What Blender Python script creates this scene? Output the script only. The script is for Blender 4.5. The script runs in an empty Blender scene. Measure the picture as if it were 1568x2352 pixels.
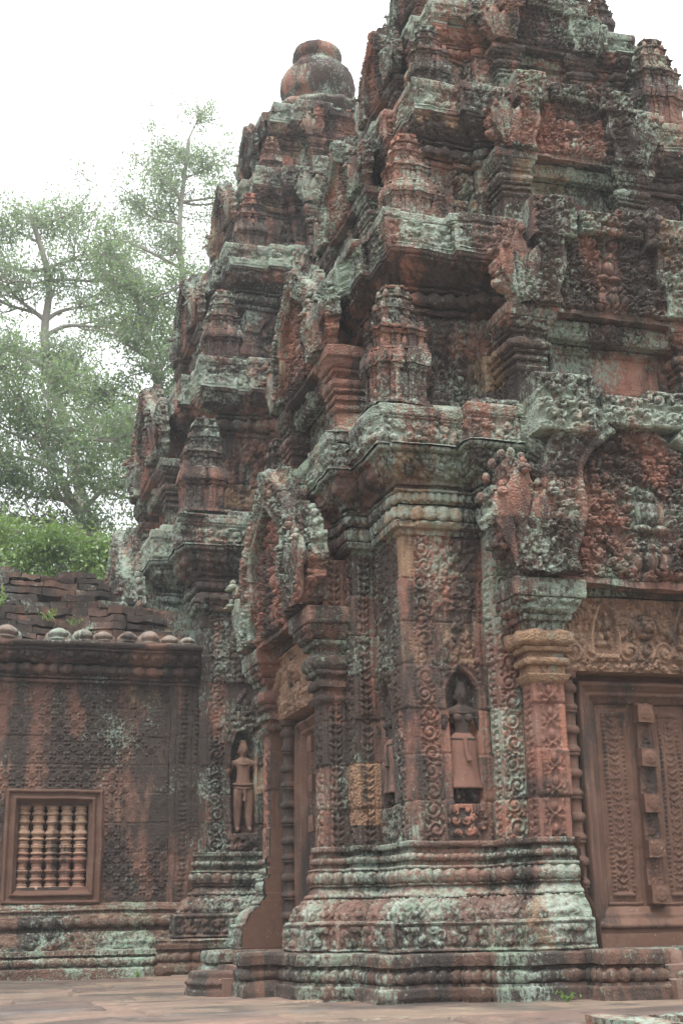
import bpy, bmesh, math, random
import numpy as np
from mathutils import Vector, Matrix, Euler

# ------------------------------------------------------------------ camera, sky, sun
SC = bpy.context.scene
COL = SC.collection
rad = math.radians

def setup_view():
    cam = bpy.data.cameras.new('camera')
    cam.sensor_fit = 'VERTICAL'
    cam.sensor_height = 22.2
    cam.sensor_width = 14.8
    cam.lens = 3069.0 / 2352.0 * 22.2
    cam.clip_start = 0.05
    cam.clip_end = 2000
    o = bpy.data.objects.new('camera', cam)
    COL.objects.link(o)
    pitch, yaw, roll = rad(17.1), rad(17.0), rad(1.2)
    fw = Vector((math.sin(yaw)*math.cos(pitch), math.cos(yaw)*math.cos(pitch), math.sin(pitch)))
    r0 = Vector((math.cos(yaw), -math.sin(yaw), 0))
    u0 = r0.cross(fw)
    rt = math.cos(roll)*r0 - math.sin(roll)*u0
    up = math.cos(roll)*u0 + math.sin(roll)*r0
    M = Matrix((rt, up, -fw)).transposed().to_4x4()
    M.translation = Vector((0, 0, 0.52))
    o.matrix_world = M
    SC.camera = o

SUN_EL, SUN_AZ = 66.0, 205.0      # azimuth measured from +Y clockwise
def setup_light():
    w = bpy.data.worlds.new('World')
    SC.world = w
    w.use_nodes = True
    nt = w.node_tree
    bg = nt.nodes['Background']
    sky = nt.nodes.new('ShaderNodeTexSky')
    sky.sky_type = 'NISHITA'
    sky.sun_disc = False
    sky.sun_elevation = rad(SUN_EL)
    sky.sun_rotation = rad(SUN_AZ)
    sky.air_density = 1.0
    sky.dust_density = 3.0
    # bright broken overcast over the blue
    tc = nt.nodes.new('ShaderNodeTexCoord')
    nz = nt.nodes.new('ShaderNodeTexNoise')
    nz.inputs['Scale'].default_value = 2.2
    nz.inputs['Detail'].default_value = 5
    nt.links.new(tc.outputs['Generated'], nz.inputs['Vector'])
    cr = nt.nodes.new('ShaderNodeMapRange')
    cr.inputs[1].default_value = 0.30
    cr.inputs[2].default_value = 0.60
    cr.inputs[3].default_value = 0.72
    cr.inputs[4].default_value = 1.0
    nt.links.new(nz.outputs['Fac'], cr.inputs[0])
    mx = nt.nodes.new('ShaderNodeMix')
    mx.data_type = 'RGBA'
    nt.links.new(cr.outputs[0], mx.inputs[0])
    nt.links.new(sky.outputs[0], mx.inputs[6])
    sp = nt.nodes.new('ShaderNodeSeparateXYZ'); nt.links.new(tc.outputs['Generated'], sp.inputs[0])
    gr = nt.nodes.new('ShaderNodeFloatCurve')
    cv = gr.mapping.curves[0]
    cv.points[0].location = (0.0, 0.12); cv.points[1].location = (1.0, 1.0)
    cv.points.new(0.10, 0.24); cv.points.new(0.25, 0.50); cv.points.new(0.5, 0.68); gr.mapping.update()
    nt.links.new(sp.outputs[2], gr.inputs['Value'])
    gm = nt.nodes.new('ShaderNodeMath'); gm.operation = 'MULTIPLY'; gm.inputs[1].default_value = 27.0
    nt.links.new(gr.outputs[0], gm.inputs[0]); gr = gm
    vm = nt.nodes.new('ShaderNodeVectorMath'); vm.operation = 'SCALE'; vm.inputs[0].default_value = (0.98, 1.0, 1.03)
    nt.links.new(gr.outputs[0], vm.inputs['Scale'])
    nt.links.new(vm.outputs[0], mx.inputs[7])
    nt.links.new(mx.outputs[2], bg.inputs['Color'])
    bg.inputs['Strength'].default_value = 0.072
    sun = bpy.data.lights.new('sun', 'SUN')
    sun.energy = 2.0
    sun.angle = rad(16)
    sun.color = (1.0, 0.95, 0.87)
    so = bpy.data.objects.new('sun', sun)
    COL.objects.link(so)
    d = Vector((math.sin(rad(SUN_AZ))*math.cos(rad(SUN_EL)), math.cos(rad(SUN_AZ))*math.cos(rad(SUN_EL)), math.sin(rad(SUN_EL))))
    so.rotation_euler = d.to_track_quat('Z', 'Y').to_euler()
    SC.view_settings.view_transform = 'Standard'
    SC.view_settings.look = 'None'
    SC.view_settings.gamma = 1
    SC.view_settings.exposure = 0.80

setup_view()
setup_light()
SC.cycles.max_bounces = 6
SC.cycles.diffuse_bounces = 3
SC.cycles.volume_bounces = 1
SC.cycles.transparent_max_bounces = 6

# ------------------------------------------------------------------ noise
def hsh(ix, iy, iz, s):
    m = np.int64(0xffffffff)
    h = ((ix.astype(np.int64)*0x8da6b343) ^ (iy.astype(np.int64)*0xd8163841) ^ (iz.astype(np.int64)*0xcb1ab31f) ^ (int(s)*0x9E3779B1)) & m
    h = h.astype(np.uint32)
    h ^= h >> np.uint32(15); h = h*np.uint32(0x2c1b3c6d); h ^= h >> np.uint32(12)
    h = h*np.uint32(0x297a2d39); h ^= h >> np.uint32(15)
    return h
def hvec(h):
    a = (h & np.uint32(1023)).astype(np.float32)/511.5-1
    b = ((h >> np.uint32(10)) & np.uint32(1023)).astype(np.float32)/511.5-1
    c = ((h >> np.uint32(20)) & np.uint32(1023)).astype(np.float32)/511.5-1
    return np.stack([a, b, c], -1)
def vnoise(P, f, s):
    Q = P*f
    I = np.floor(Q).astype(np.int64)
    F = (Q-I).astype(np.float32)
    F = F*F*(3-2*F)
    out = 0
    for dx in (0, 1):
        wx = F[:, 0] if dx else 1-F[:, 0]
        for dy in (0, 1):
            wy = F[:, 1] if dy else 1-F[:, 1]
            for dz in (0, 1):
                wz = F[:, 2] if dz else 1-F[:, 2]
                out = out + hvec(hsh(I[:, 0]+dx, I[:, 1]+dy, I[:, 2]+dz, s))*(wx*wy*wz)[:, None]
    return out
def n1(P, f, s):
    return vnoise(P, f, s)[:, 0]

COURSE, BW = 0.34, 0.62
def weather(P, S, seed, blk=0.010, a1=0.012, a2=0.007, a3=0.004, joint=0.010, N=None, chip=0.0):
    """worn, shifted masonry: P in local units, world size = P*S"""
    W = P*S + np.array([seed*3.1, seed*1.7, 0.0])
    wob = vnoise(W, 1.3, 5)
    Wb = W + wob*0.03
    row = np.floor(Wb[:, 2]/COURSE)
    xa = (Wb[:, 0]+row*0.237)/BW
    ya = (Wb[:, 1]+row*0.391)/BW
    D = hvec(hsh(np.floor(xa), np.floor(ya), row, seed+11))*blk*np.array([1, 1, 0.25])
    D = D + wob*a1 + vnoise(W, 5.0, 7)*a2
    if a3 > 0:
        D = D + vnoise(W, 19.0, 9)*a3
    if joint > 0 and N is not None:
        dz = np.abs((Wb[:, 2]/COURSE) % 1 - 0.5); dz = (0.5-dz)*COURSE
        dx = (0.5-np.abs(xa % 1-0.5))*BW
        dy = (0.5-np.abs(ya % 1-0.5))*BW
        # joints on the tangential axis only
        dx = np.where(np.abs(N[:, 0]) > 0.8, 1, dx)
        dy = np.where(np.abs(N[:, 1]) > 0.8, 1, dy)
        dz = np.where(np.abs(N[:, 2]) > 0.6, 1, dz)
        j = np.clip(1-np.minimum(np.minimum(dx, dy), dz)/0.010, 0, 1)
        D = D - N*(j*joint)[:, None]
    if chip > 0:
        rd = P*np.array([1, 1, 0]); rd = rd/(np.linalg.norm(rd, axis=1, keepdims=True)+1e-6)
        c = np.clip((n1(W, 2.4, 21)-0.22)*2.6, 0, 1)*(0.6+0.4*n1(W, 9.0, 22))+np.clip((n1(W, 6.0, 23)-0.40)*3, 0, 1)*0.5
        D = D - rd*(c*chip)[:, None]
    return P + D/S

# ------------------------------------------------------------------ mesh builder
class MB:
    def __init__(s):
        s.v, s.n, s.q, s.c = [], [], [], 0
    def raw(s, V, Q, N=None):
        V = np.asarray(V, float); Q = np.asarray(Q, int)
        s.v.append(V); s.n.append(np.zeros_like(V) if N is None else N); s.q.append(Q+s.c); s.c += len(V)
    def grid(s, P, H=None):
        nu, nv = P.shape[:2]
        if nu > 1 and nv > 1:
            du = np.gradient(P, axis=0); dv = np.gradient(P, axis=1)
            N = np.cross(du, dv); N /= (np.linalg.norm(N, axis=2, keepdims=True)+1e-12)
        if H is not None:
            P = P + N*H[..., None]
        idx = np.arange(nu*nv).reshape(nu, nv)
        Q = np.stack([idx[:-1, :-1], idx[1:, :-1], idx[1:, 1:], idx[:-1, 1:]], -1).reshape(-1, 4)
        s.raw(P.reshape(-1, 3), Q, N.reshape(-1, 3))
    def box(s, x0, x1, y0, y1, z0, z1, r=0.05):
        """box as six subdivided sheets; outward"""
        def sheet(o, a, b):
            o, a, b = map(np.array, (o, a, b))
            na = max(2, int(np.linalg.norm(a)/r)+1); nb = max(2, int(np.linalg.norm(b)/r)+1)
            U, V = np.meshgrid(np.linspace(0, 1, na), np.linspace(0, 1, nb), indexing='ij')
            s.grid(o+U[..., None]*a+V[..., None]*b)
        X, Y, Z = x1-x0, y1-y0, z1-z0
        sheet((x0, y0, z0), (X, 0, 0), (0, 0, Z)); sheet((x1, y1, z0), (-X, 0, 0), (0, 0, Z))
        sheet((x0, y1, z0), (0, -Y, 0), (0, 0, Z)); sheet((x1, y0, z0), (0, Y, 0), (0, 0, Z))
        sheet((x0, y0, z1), (X, 0, 0), (0, Y, 0)); sheet((x0, y1, z0), (X, 0, 0), (0, -Y, 0))
    def lathe(s, prof, cx=0, cy=0, n=24, Hf=None):
        """prof: list (r,z) bottom to top"""
        prof = np.array(prof, float)
        th = np.linspace(0, -2*math.pi, n+1)+math.pi
        th = -th
        r = prof[:, 0][None, :]; z = prof[:, 1][None, :]
        P = np.stack([cx+r*np.cos(th)[:, None], cy+r*np.sin(th)[:, None], z+0*th[:, None]], -1)
        s.grid(P)
    def tube(s, pts, rr, n=8, flat=1.0, axis=None):
        pts = np.array(pts, float); rr = np.array(rr, float)
        T = np.gradient(pts, axis=0); T /= np.linalg.norm(T, axis=1, keepdims=True)+1e-12
        ref = np.array([0, 1, 0.01]) if axis is None else np.array(axis, float)
        A = np.cross(T, ref); A /= np.linalg.norm(A, axis=1, keepdims=True)+1e-12
        B = np.cross(T, A)
        th = np.linspace(0, 2*math.pi, n+1)
        P = pts[None]+rr[None, :, None]*(np.cos(th)[:, None, None]*A[None]+flat*np.sin(th)[:, None, None]*B[None])
        s.grid(P)
    def ball(s, c, rx, ry, rz, n=10):
        ph = np.linspace(-math.pi/2, math.pi/2, n//2+2)
        th = np.linspace(0, 2*math.pi, n+1)
        P = np.stack([c[0]+rx*np.cos(th)[:, None]*np.cos(ph), c[1]+ry*np.sin(th)[:, None]*np.cos(ph), c[2]+rz*np.sin(ph)+0*th[:, None]], -1)
        s.grid(P)
    def build(s, name, mat, parent=None, wx=None, S=1.0, loc=None, rot=0, smooth=True, xf=None):
        V = np.concatenate(s.v); N = np.concatenate(s.n); Q = np.concatenate(s.q)
        if xf is not None:
            V = xf(V)
        if wx is not None:
            V = weather(V, S, N=N, **wx)
        me = bpy.data.meshes.new(name)
        me.vertices.add(len(V)); me.vertices.foreach_set('co', V.astype(np.float32).ravel())
        me.loops.add(4*len(Q)); me.loops.foreach_set('vertex_index', Q.astype(np.int32).ravel())
        me.polygons.add(len(Q))
        me.polygons.foreach_set('loop_start', np.arange(0, 4*len(Q), 4, dtype=np.int32))
        me.polygons.foreach_set('loop_total', np.full(len(Q), 4, np.int32))
        if smooth:
            me.polygons.foreach_set('use_smooth', np.ones(len(Q), bool))
        me.update(calc_edges=True)
        me.validate()
        me.materials.append(mat)
        o = bpy.data.objects.new(name, me)
        COL.objects.link(o)
        if parent is not None:
            o.parent = parent
        if loc is not None:
            o.location = loc
        o.rotation_euler.z = rot
        return o

def thing(name, label, cat, loc=(0, 0, 0), rot=0, scale=1.0, group=None):
    o = bpy.data.objects.new(name, None)
    COL.objects.link(o)
    o.location = loc; o.rotation_euler.z = rot; o.scale = (scale,)*3
    o.empty_display_size = 0.2
    return tag(o, label, cat, group)
def tag(o, label, cat, group=None):
    o['label'] = label; o['category'] = cat
    if group: o['group'] = group
    return o
def struct(o, kind='structure'):
    o['kind'] = kind
    return o
def children(o):
    return [c for c in bpy.data.objects if c.parent == o]
def copy_tree(o, parent=None, M=None):
    c = o.copy(); COL.objects.link(c)
    if parent is not None: c.parent = parent
    if M is not None: c.matrix_basis = M @ o.matrix_basis
    for ch in children(o):
        copy_tree(ch, c)
    return c

# ------------------------------------------------------------------ carving patterns  (U,V metres -> 0..1)
def sstep(a, b, x):
    t = np.clip((x-a)/(b-a), 0, 1); return t*t*(3-2*t)
def worley(U, V, s, seed=1):
    u, v = U/s, V/s
    iu, iv = np.floor(u), np.floor(v)
    best = np.full(U.shape, 9.0); bx = np.zeros(U.shape); by = np.zeros(U.shape); bh = np.zeros(U.shape)
    z = np.zeros(U.shape)
    for a in (-1, 0, 1):
        for b in (-1, 0, 1):
            h = hvec(hsh(iu+a, iv+b, z, seed))
            cx = iu+a+0.5+0.33*h[..., 0]; cy = iv+b+0.5+0.33*h[..., 1]
            dx, dy = u-cx, v-cy
            d = dx*dx+dy*dy
            m = d < best
            best = np.where(m, d, best); bx = np.where(m, dx, bx); by = np.where(m, dy, by); bh = np.where(m, h[..., 2], bh)
    return np.sqrt(best), bx, by, bh
def deep(f, a=0.14, b=0.36):
    return 0.72*sstep(a, b, f)+0.28*np.clip(f, 0, 1)
def foliage(U, V, s=0.08, seed=1):
    d, dx, dy, h = worley(U, V, s, seed)
    th = np.arctan2(dy, dx)
    sg = np.where(h > 0, 1.0, -1.0)
    spiral = 0.5+0.5*np.cos(th*sg+d*11+h*6)
    dome = np.clip(1-(d/0.62)**2, 0, 1)
    knob = np.clip(1-(d/0.17)**2, 0, 1)
    return deep(np.clip(dome*(0.25+0.65*spiral)+0.5*knob*(h > -0.3), 0, 1))
def bead(U, V, L, H, per=0.03):
    n = max(1, round(L/per)); x = ((U/L*n) % 1-0.5)*2; y = V/H*2-1
    return np.sqrt(np.clip(1-x*x-y*y, 0, 1))
def petal(U, V, L, H, per=0.09):
    n = max(1, round(L/per)); x = ((U/L*n) % 1-0.5)*2; y = (V/H*2-1)
    r = np.sqrt((x*1.18)**2+(y*0.98)**2)
    return np.sqrt(np.clip(1-r*r, 0, 1))*0.9+0.30*np.clip(1-np.abs(r-1.08)/0.12, 0, 1)
def scroll(U, V, W, seed=1, per=None):
    """vertical rinceau: U across 0..W, every coil a little different"""
    p = per or W*0.98
    k = np.floor(V/p); sg = np.where(k % 2 == 0, 1.0, -1.0)
    hv = hvec(hsh(k, k*0+seed, k*0, seed+31))
    x = U-W/2-sg*W*0.05-hv[..., 0]*W*0.05; y = (V/p-k-0.5-0.06*hv[..., 1])*p
    r = np.hypot(x, y)/((0.45+0.05*hv[..., 2])*W); th = np.arctan2(y, x)
    coil = 0.5+0.5*np.cos(sg*th-2*math.pi*1.7*r+hv[..., 0])
    lobes = 1+0.10*np.cos(th*7+hv[..., 1]*3)
    body = np.clip(1.15-r*lobes, 0, 1)**0.35*(0.25+0.75*coil)*(r*lobes < 1.04)
    knob = np.sqrt(np.clip(1-(r/0.24)**2, 0, 1))
    fil = foliage(U, V, W*0.22, seed)*sstep(0.84, 0.98, r)*0.9
    return np.maximum(deep(np.clip(np.maximum(body, knob), 0, 1), 0.2, 0.5), fil)
def chevron(U, V, W, per=0.13):
    a = np.abs(U-W/2)
    ph = (V-a*0.8)/per
    f = ph-np.floor(ph)
    leaf = np.clip(np.sin(math.pi*f), 0, 1)*(a > 0.07*W)
    leaf = np.where(np.abs(f-0.5) < 0.10, 0.35, leaf)
    y = (f-0.06)*per; y = np.where(f > 0.56, (f-1.06)*per, y); x = a-0.34*W
    disc = np.sqrt(np.clip(1-(x*x+y*y)/(0.15*W)**2, 0, 1))*1.2
    stem = np.clip(1.2-a/(0.07*W), 0, 1)
    edge = np.clip((W/2-a)/(0.08*W), 0, 1)
    return deep(np.clip(np.maximum(np.maximum(0.9*leaf, disc), stem), 0, 1), 0.35, 0.6)*edge
def flame(U, V, W, per=None):
    p = per or W*1.05
    k = np.floor(V/p); y = V/p-k
    a = np.abs(U-W/2)/(W/2)
    w = 0.74*np.sin(math.pi*np.clip(y, 0, 1)**0.75)**0.9
    ring = np.clip(1.3-np.abs(a-w)/0.14, 0, 1)
    yc = (y-0.36)*p; xc = (U-W/2)
    bud = np.sqrt(np.clip(1-(xc/(0.15*W))**2-(yc/(0.24*W))**2, 0, 1))
    out = (a > w+0.16)*foliage(U, V, W*0.26, 8)
    sd = (a < w-0.16)*0.45
    return np.clip(np.maximum(np.maximum(ring, bud), np.maximum(out, sd*(bud < 0.05)*(np.abs(xc) > 0.2*W))), 0, 1)*np.clip((1-a)/0.06, 0, 1)
def lozenge(U, V, L, H, per=0.12):
    n = max(1, round(L/per)); x = (U/L*n) % 1-0.5; y = V/H-0.5
    d = np.abs(x)+np.abs(y)
    ln = np.clip(1-np.abs(d-0.46)/0.07, 0, 1)
    th = np.arctan2(y, x)
    fl = np.clip(1-np.hypot(x, y)/(0.24+0.05*np.cos(4*th)), 0, 1)**0.5
    return np.clip(ln*0.8+fl, 0, 1)
def diaper(U, V, s=0.155):
    iu, iv = np.floor(U/s), np.floor(V/s)
    hv = hvec(hsh(iu, iv, iu*0, 77))
    x = (U/s)-iu-0.5+0.03*hv[..., 0]; y = (V/s)-iv-0.5+0.03*hv[..., 1]
    r = np.hypot(x, y); th = np.arctan2(y, x)
    q = np.where(hv[..., 2] > 0, 4, 8)
    fl = np.clip(1-r/(0.36+0.08*np.cos(q*th)), 0, 1)**0.6
    kn = np.clip(1-r/0.11, 0, 1)
    cr = np.clip(1-np.hypot(np.abs(x)-0.36, np.abs(y)-0.36)/0.12, 0, 1)**0.6
    bd = sstep(0.48, 0.45, np.maximum(np.abs(x), np.abs(y)))
    f = np.clip(0.25*bd+0.5*fl*(0.6+0.5*np.cos(r*30))+0.3*kn+0.45*cr, 0, 1)
    W = np.stack([U.ravel(), V.ravel(), U.ravel()*0], -1)
    w = np.clip(0.92+0.55*n1(W, 1.1, 14)+0.25*n1(W, 5.0, 15), 0.15, 1.0).reshape(U.shape)
    return f*w*(0.8+0.2*hv[..., 0])
def panel(U, V, L, H, s=0.09, b=0.02, seed=3):
    m = np.minimum(np.minimum(U, L-U), np.minimum(V, H-V))
    return np.where(m < b, 0.8, np.where(m < b*1.5, 0.0, foliage(U, V, s, seed)))
def colstrip(U, V, W, per=0.03):
    y = ((V/per) % 1-0.5)*2; x = (U/W-0.5)*2
    return np.sqrt(np.clip(1-x*x-y*y, 0, 1))

# ------------------------------------------------------------------ sweep of a moulding profile round a plan
def offset_plan(pts, closed, efac=None):
    n = len(pts)
    E = []
    for i in range(n if closed else n-1):
        a, b = np.array(pts[i][:2], float), np.array(pts[(i+1) % n][:2], float)
        d = b-a; L = np.linalg.norm(d); d /= L
        f = efac.get(pts[i][2], 1.0) if efac and len(pts[i]) > 2 else 1.0
        E.append((a, b, d, np.array([d[1], -d[0]])*f))
    D = []
    for i in range(n):
        if closed or 0 < i < n-1:
            n1_, n2_ = E[i-1][3], E[i % len(E)][3]
            D.append(n1_+n2_ if abs(n1_ @ n2_) < 0.5*np.linalg.norm(n1_)*np.linalg.norm(n2_)+1e-9 else n2_)
        else:
            D.append(E[0][3] if i == 0 else E[-1][3])
    return E, D

def sweep(mb, pts, groups, res, closed=False, carve=None, amp=0.02, coarse=8.0, efac=None, skip=(), pick=None):
    """pts: (x,y,name) CCW seen from above; groups: (tag, [(z,off)...]).
    carve(tag,name,U,V,L,H,z) -> height in metres or None"""
    E, D = offset_plan(pts, closed, efac)
    n = len(pts)
    for i, (a, b, d, nn) in enumerate(E):
        if len(pts[i]) > 2 and pts[i][2] in skip or pick is not None and i not in pick: continue
        dd = np.array([d[1], -d[0]]); vis = dd[0] < -0.5 or dd[1] < -0.5
        r = res if vis else res*coarse
        L = np.linalg.norm(b-a)
        nu = max(2, int(math.ceil(L/r))+1)
        t = np.linspace(0, 1, nu)
        Da, Db = D[i], D[(i+1) % n]
        name = pts[i][2] if len(pts[i]) > 2 else ''
        for tagn, prof in groups:
            z = [prof[0][0]]; o = [prof[0][1]]
            for (z0, o0), (z1, o1) in zip(prof[:-1], prof[1:]):
                k = max(1, int(math.ceil(math.hypot(z1-z0, o1-o0)/(r if tagn != 'plain' else r*1.6))))
                for q in range(1, k+1):
                    z.append(z0+(z1-z0)*q/k); o.append(o0+(o1-o0)*q/k)
            z = np.array(z); o = np.array(o)
            V1 = np.concatenate([[0], np.cumsum(np.hypot(np.diff(z), np.diff(o)))])
            A = a[None]+o[:, None]*Da[None]; B = b[None]+o[:, None]*Db[None]
            xy = A[None]*(1-t)[:, None, None]+B[None]*t[:, None, None]
            P = np.concatenate([xy, np.broadcast_to(z[None, :, None], (nu, len(z), 1))], 2)
            H = None
            if vis and carve is not None and L > 0.03 and tagn != 'plain':
                U = np.broadcast_to((t*L)[:, None], (nu, len(z))); V = np.broadcast_to(V1[None], (nu, len(z)))
                H = carve(tagn, name, U, V, L, V1[-1], np.broadcast_to(z[None], (nu, len(z))))
                if H is not None:
                    wear = 0.72+0.42*n1(P.reshape(-1, 3)+7.7, 2.3, 3).reshape(nu, len(z))
                    wear = wear*np.clip((0.85-n1(P.reshape(-1, 3)+3.3, 1.25, 8).reshape(nu, len(z)))*5, 0.35, 1)
                    ed = np.clip(np.minimum(U, L-U)/0.012, 0, 1)
                    H = H*np.where(H > -0.03, np.clip(wear, 0.25, 1), 1)*ed
            mb.grid(P, H)

def std_carve(k=1.0, seed=1, pk=1.25):
    def f(tag, name, U, V, L, H, z):
        if tag == 'petal': return petal(U, V, L, H, H*0.72*pk)*H*0.28*pk
        if tag == 'bud': return bead(U, V, L, H, H*0.85*pk)*H*0.33*pk
        if tag == 'bead': return bead(U, V, L, H, max(H, 0.025*k))*0.012*k
        if tag == 'panel': return panel(U, V, L, H, 0.085*k, 0.016*k, seed)*0.036*k
        if tag == 'fol': return foliage(U, V, 0.075*k, seed+1)*0.036*k
        if tag == 'folb': return foliage(U, V, 0.075, seed+1)*0.028
        if tag == 'scrollh': return scroll(V, U, H, seed)*0.022*k
        if tag == 'loz': return lozenge(U, V, L, H, H*1.15)*0.013*k
        if tag == 'dent': return (np.abs(((U/L*max(1, round(L/(0.03*k)))) % 1)-0.5) < 0.3)*0.016*k
        return None
    return f

# ------------------------------------------------------------------ materials
def nd(nt, t, **kw):
    n = nt.nodes.new(t)
    for k, v in kw.items():
        setattr(n, k, v)
    return n
def mixc(nt, fac, a, b, bt='MIX'):
    m = nt.nodes.new('ShaderNodeMix'); m.data_type = 'RGBA'; m.blend_type = bt
    for s, v in ((0, fac), (6, a), (7, b)):
        if hasattr(v, 'links'): nt.links.new(v, m.inputs[s])
        else: m.inputs[s].default_value = v if s == 0 else (*v, 1) if len(v) == 3 else v
    return m.outputs[2]
def mth(nt, op, a, b=0.0, c=None):
    m = nt.nodes.new('ShaderNodeMath'); m.operation = op
    for i, v in enumerate((a, b, c)):
        if v is None: continue
        if hasattr(v, 'links'): nt.links.new(v, m.inputs[i])
        else: m.inputs[i].default_value = v
    return m.outputs[0]
def mrange(nt, v, a, b, c=0.0, d=1.0):
    m = nt.nodes.new('ShaderNodeMapRange'); m.clamp = True
    nt.links.new(v, m.inputs[0])
    for i, q in enumerate((a, b, c, d)): m.inputs[i+1].default_value = q
    return m.outputs[0]
def noise(nt, vec, scale, detail=5, rough=0.6):
    n = nt.nodes.new('ShaderNodeTexNoise')
    n.inputs['Scale'].default_value = scale; n.inputs['Detail'].default_value = detail; n.inputs['Roughness'].default_value = rough
    nt.links.new(vec, n.inputs['Vector'])
    return n.outputs['Fac']
def vscale(nt, vec, s):
    m = nt.nodes.new('ShaderNodeVectorMath'); m.operation = 'MULTIPLY'
    nt.links.new(vec, m.inputs[0]); m.inputs[1].default_value = s
    return m.outputs[0]

RED = [(0.261, 0.121, 0.087), (0.197, 0.102, 0.079), (0.340, 0.150, 0.104), (0.159, 0.091, 0.073), (0.228, 0.125, 0.096)]
BRN = [(0.120, 0.067, 0.048), (0.100, 0.058, 0.045), (0.144, 0.079, 0.055), (0.114, 0.069, 0.052)]
OCH = [(0.34, 0.225, 0.12), (0.29, 0.19, 0.115), (0.26, 0.155, 0.10), (0.37, 0.255, 0.145)]
def stone(name, cols, lichen=0.3, black=0.4, pale=0.3, moss=(0.19, 0.25, 0.19), blk=True, bump=0.5, ochre=0.06, rough=0.9, carve=0.45, jit=0.11):
    m = bpy.data.materials.new(name); m.use_nodes = True
    nt = m.node_tree; bs = nt.nodes['Principled BSDF']
    bs.inputs['Specular IOR Level'].default_value = 0.25
    P = nd(nt, 'ShaderNodeNewGeometry')
    pos = P.outputs['Position']
    big = noise(nt, pos, 0.9, 4)
    med = noise(nt, pos, 4.0, 6, 0.65)
    fine = noise(nt, pos, 22.0, 7, 0.72)
    # one tone per masonry block
    sx = nd(nt, 'ShaderNodeSeparateXYZ'); nt.links.new(pos, sx.inputs[0])
    wz = mth(nt, 'ADD', sx.outputs[2], mth(nt, 'MULTIPLY', mth(nt, 'SUBTRACT', med, 0.5), 0.05))
    row = mth(nt, 'FLOOR', mth(nt, 'DIVIDE', wz, COURSE))
    cx = mth(nt, 'FLOOR', mth(nt, 'DIVIDE', mth(nt, 'ADD', sx.outputs[0], mth(nt, 'MULTIPLY', row, 0.237)), BW))
    cy = mth(nt, 'FLOOR', mth(nt, 'DIVIDE', mth(nt, 'ADD', sx.outputs[1], mth(nt, 'MULTIPLY', row, 0.391)), BW))
    cb = nd(nt, 'ShaderNodeCombineXYZ')
    nt.links.new(cx, cb.inputs[0]); nt.links.new(cy, cb.inputs[1]); nt.links.new(row, cb.inputs[2])
    wn = nd(nt, 'ShaderNodeTexWhiteNoise', noise_dimensions='3D'); nt.links.new(cb.outputs[0], wn.inputs[0])
    rp = nd(nt, 'ShaderNodeValToRGB')
    v = wn.outputs['Value'] if blk else big
    nt.links.new(mth(nt, 'ADD', v, mth(nt, 'MULTIPLY', mth(nt, 'SUBTRACT', med, 0.5), 0.35)), rp.inputs[0])
    cr = rp.color_ramp
    lst = list(cols)
    while len(cr.elements) < len(lst): cr.elements.new(0.5)
    for i, c in enumerate(lst):
        cr.elements[i].position = i/(len(lst)-1)*(1-ochre*1.3); cr.elements[i].color = (*c, 1)
    if ochre > 0:
        e = cr.elements.new(1-ochre*0.6); e.color = (*OCH[1], 1)
    col = rp.outputs[0]
    col = mixc(nt, mrange(nt, fine, 0.35, 0.75, 0, 0.55), col, (0.14, 0.085, 0.07))
    # pale worn sandstone
    col = mixc(nt, mth(nt, 'MULTIPLY', mrange(nt, med, 0.52, 0.68), pale), col, (0.33, 0.225, 0.175))
    # black algae runs
    st = noise(nt, vscale(nt, pos, (1.6, 1.6, 0.42)), 1.5, 7, 0.68)
    rs = nd(nt, 'ShaderNodeSeparateColor'); nt.links.new(wn.outputs['Color'], rs.inputs[0])
    jb = mth(nt, 'MULTIPLY', mth(nt, 'SUBTRACT', rs.outputs[1], 0.5), jit if blk else 0.0)
    jl = mth(nt, 'MULTIPLY', mth(nt, 'SUBTRACT', rs.outputs[2], 0.5), jit*1.1 if blk else 0.0)
    bm_ = mrange(nt, mth(nt, 'ADD', mth(nt, 'ADD', st, mth(nt, 'MULTIPLY', fine, 0.16)), jb), 0.74-0.27*black, 0.83-0.25*black)
    col = mixc(nt, mth(nt, 'MULTIPLY', bm_, 0.88), col, (0.040, 0.036, 0.033))
    # lichen
    nz = nd(nt, 'ShaderNodeSeparateXYZ'); nt.links.new(P.outputs['Normal'], nz.inputs[0])
    lic = mth(nt, 'ADD', mth(nt, 'MULTIPLY', noise(nt, vscale(nt, pos, (1, 1, 0.6)), 34.0, 6, 0.75), 1.0), mth(nt, 'MULTIPLY', noise(nt, vscale(nt, pos, (1, 1, 0.7)), 1.9, 6, 0.65), 0.95))
    lic = mth(nt, 'ADD', lic, mth(nt, 'MULTIPLY', nz.outputs[2], 0.03))
    lic = mth(nt, 'ADD', lic, jl)
    lm = mrange(nt, lic, 1.13-0.30*lichen, 1.27-0.30*lichen)
    lcol = mixc(nt, mrange(nt, noise(nt, pos, 9.0, 4), 0.35, 0.65), moss, (0.325, 0.385, 0.33))
    lcol = mixc(nt, mrange(nt, big, 0.55, 0.7), lcol, (0.20, 0.27, 0.19))
    col = mixc(nt, mth(nt, 'MULTIPLY', lm, 0.85), col, lcol)
    # white spots
    sp = mrange(nt, noise(nt, pos, 46.0, 3, 0.6), 0.69, 0.73)
    col = mixc(nt, mth(nt, 'MULTIPLY', sp, 0.5), col, (0.52, 0.52, 0.47))
    nt.links.new(col, bs.inputs['Base Color'])
    bs.inputs['Roughness'].default_value = rough
    bp = nd(nt, 'ShaderNodeBump'); bp.inputs['Strength'].default_value = bump; bp.inputs['Distance'].default_value = 0.02
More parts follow.
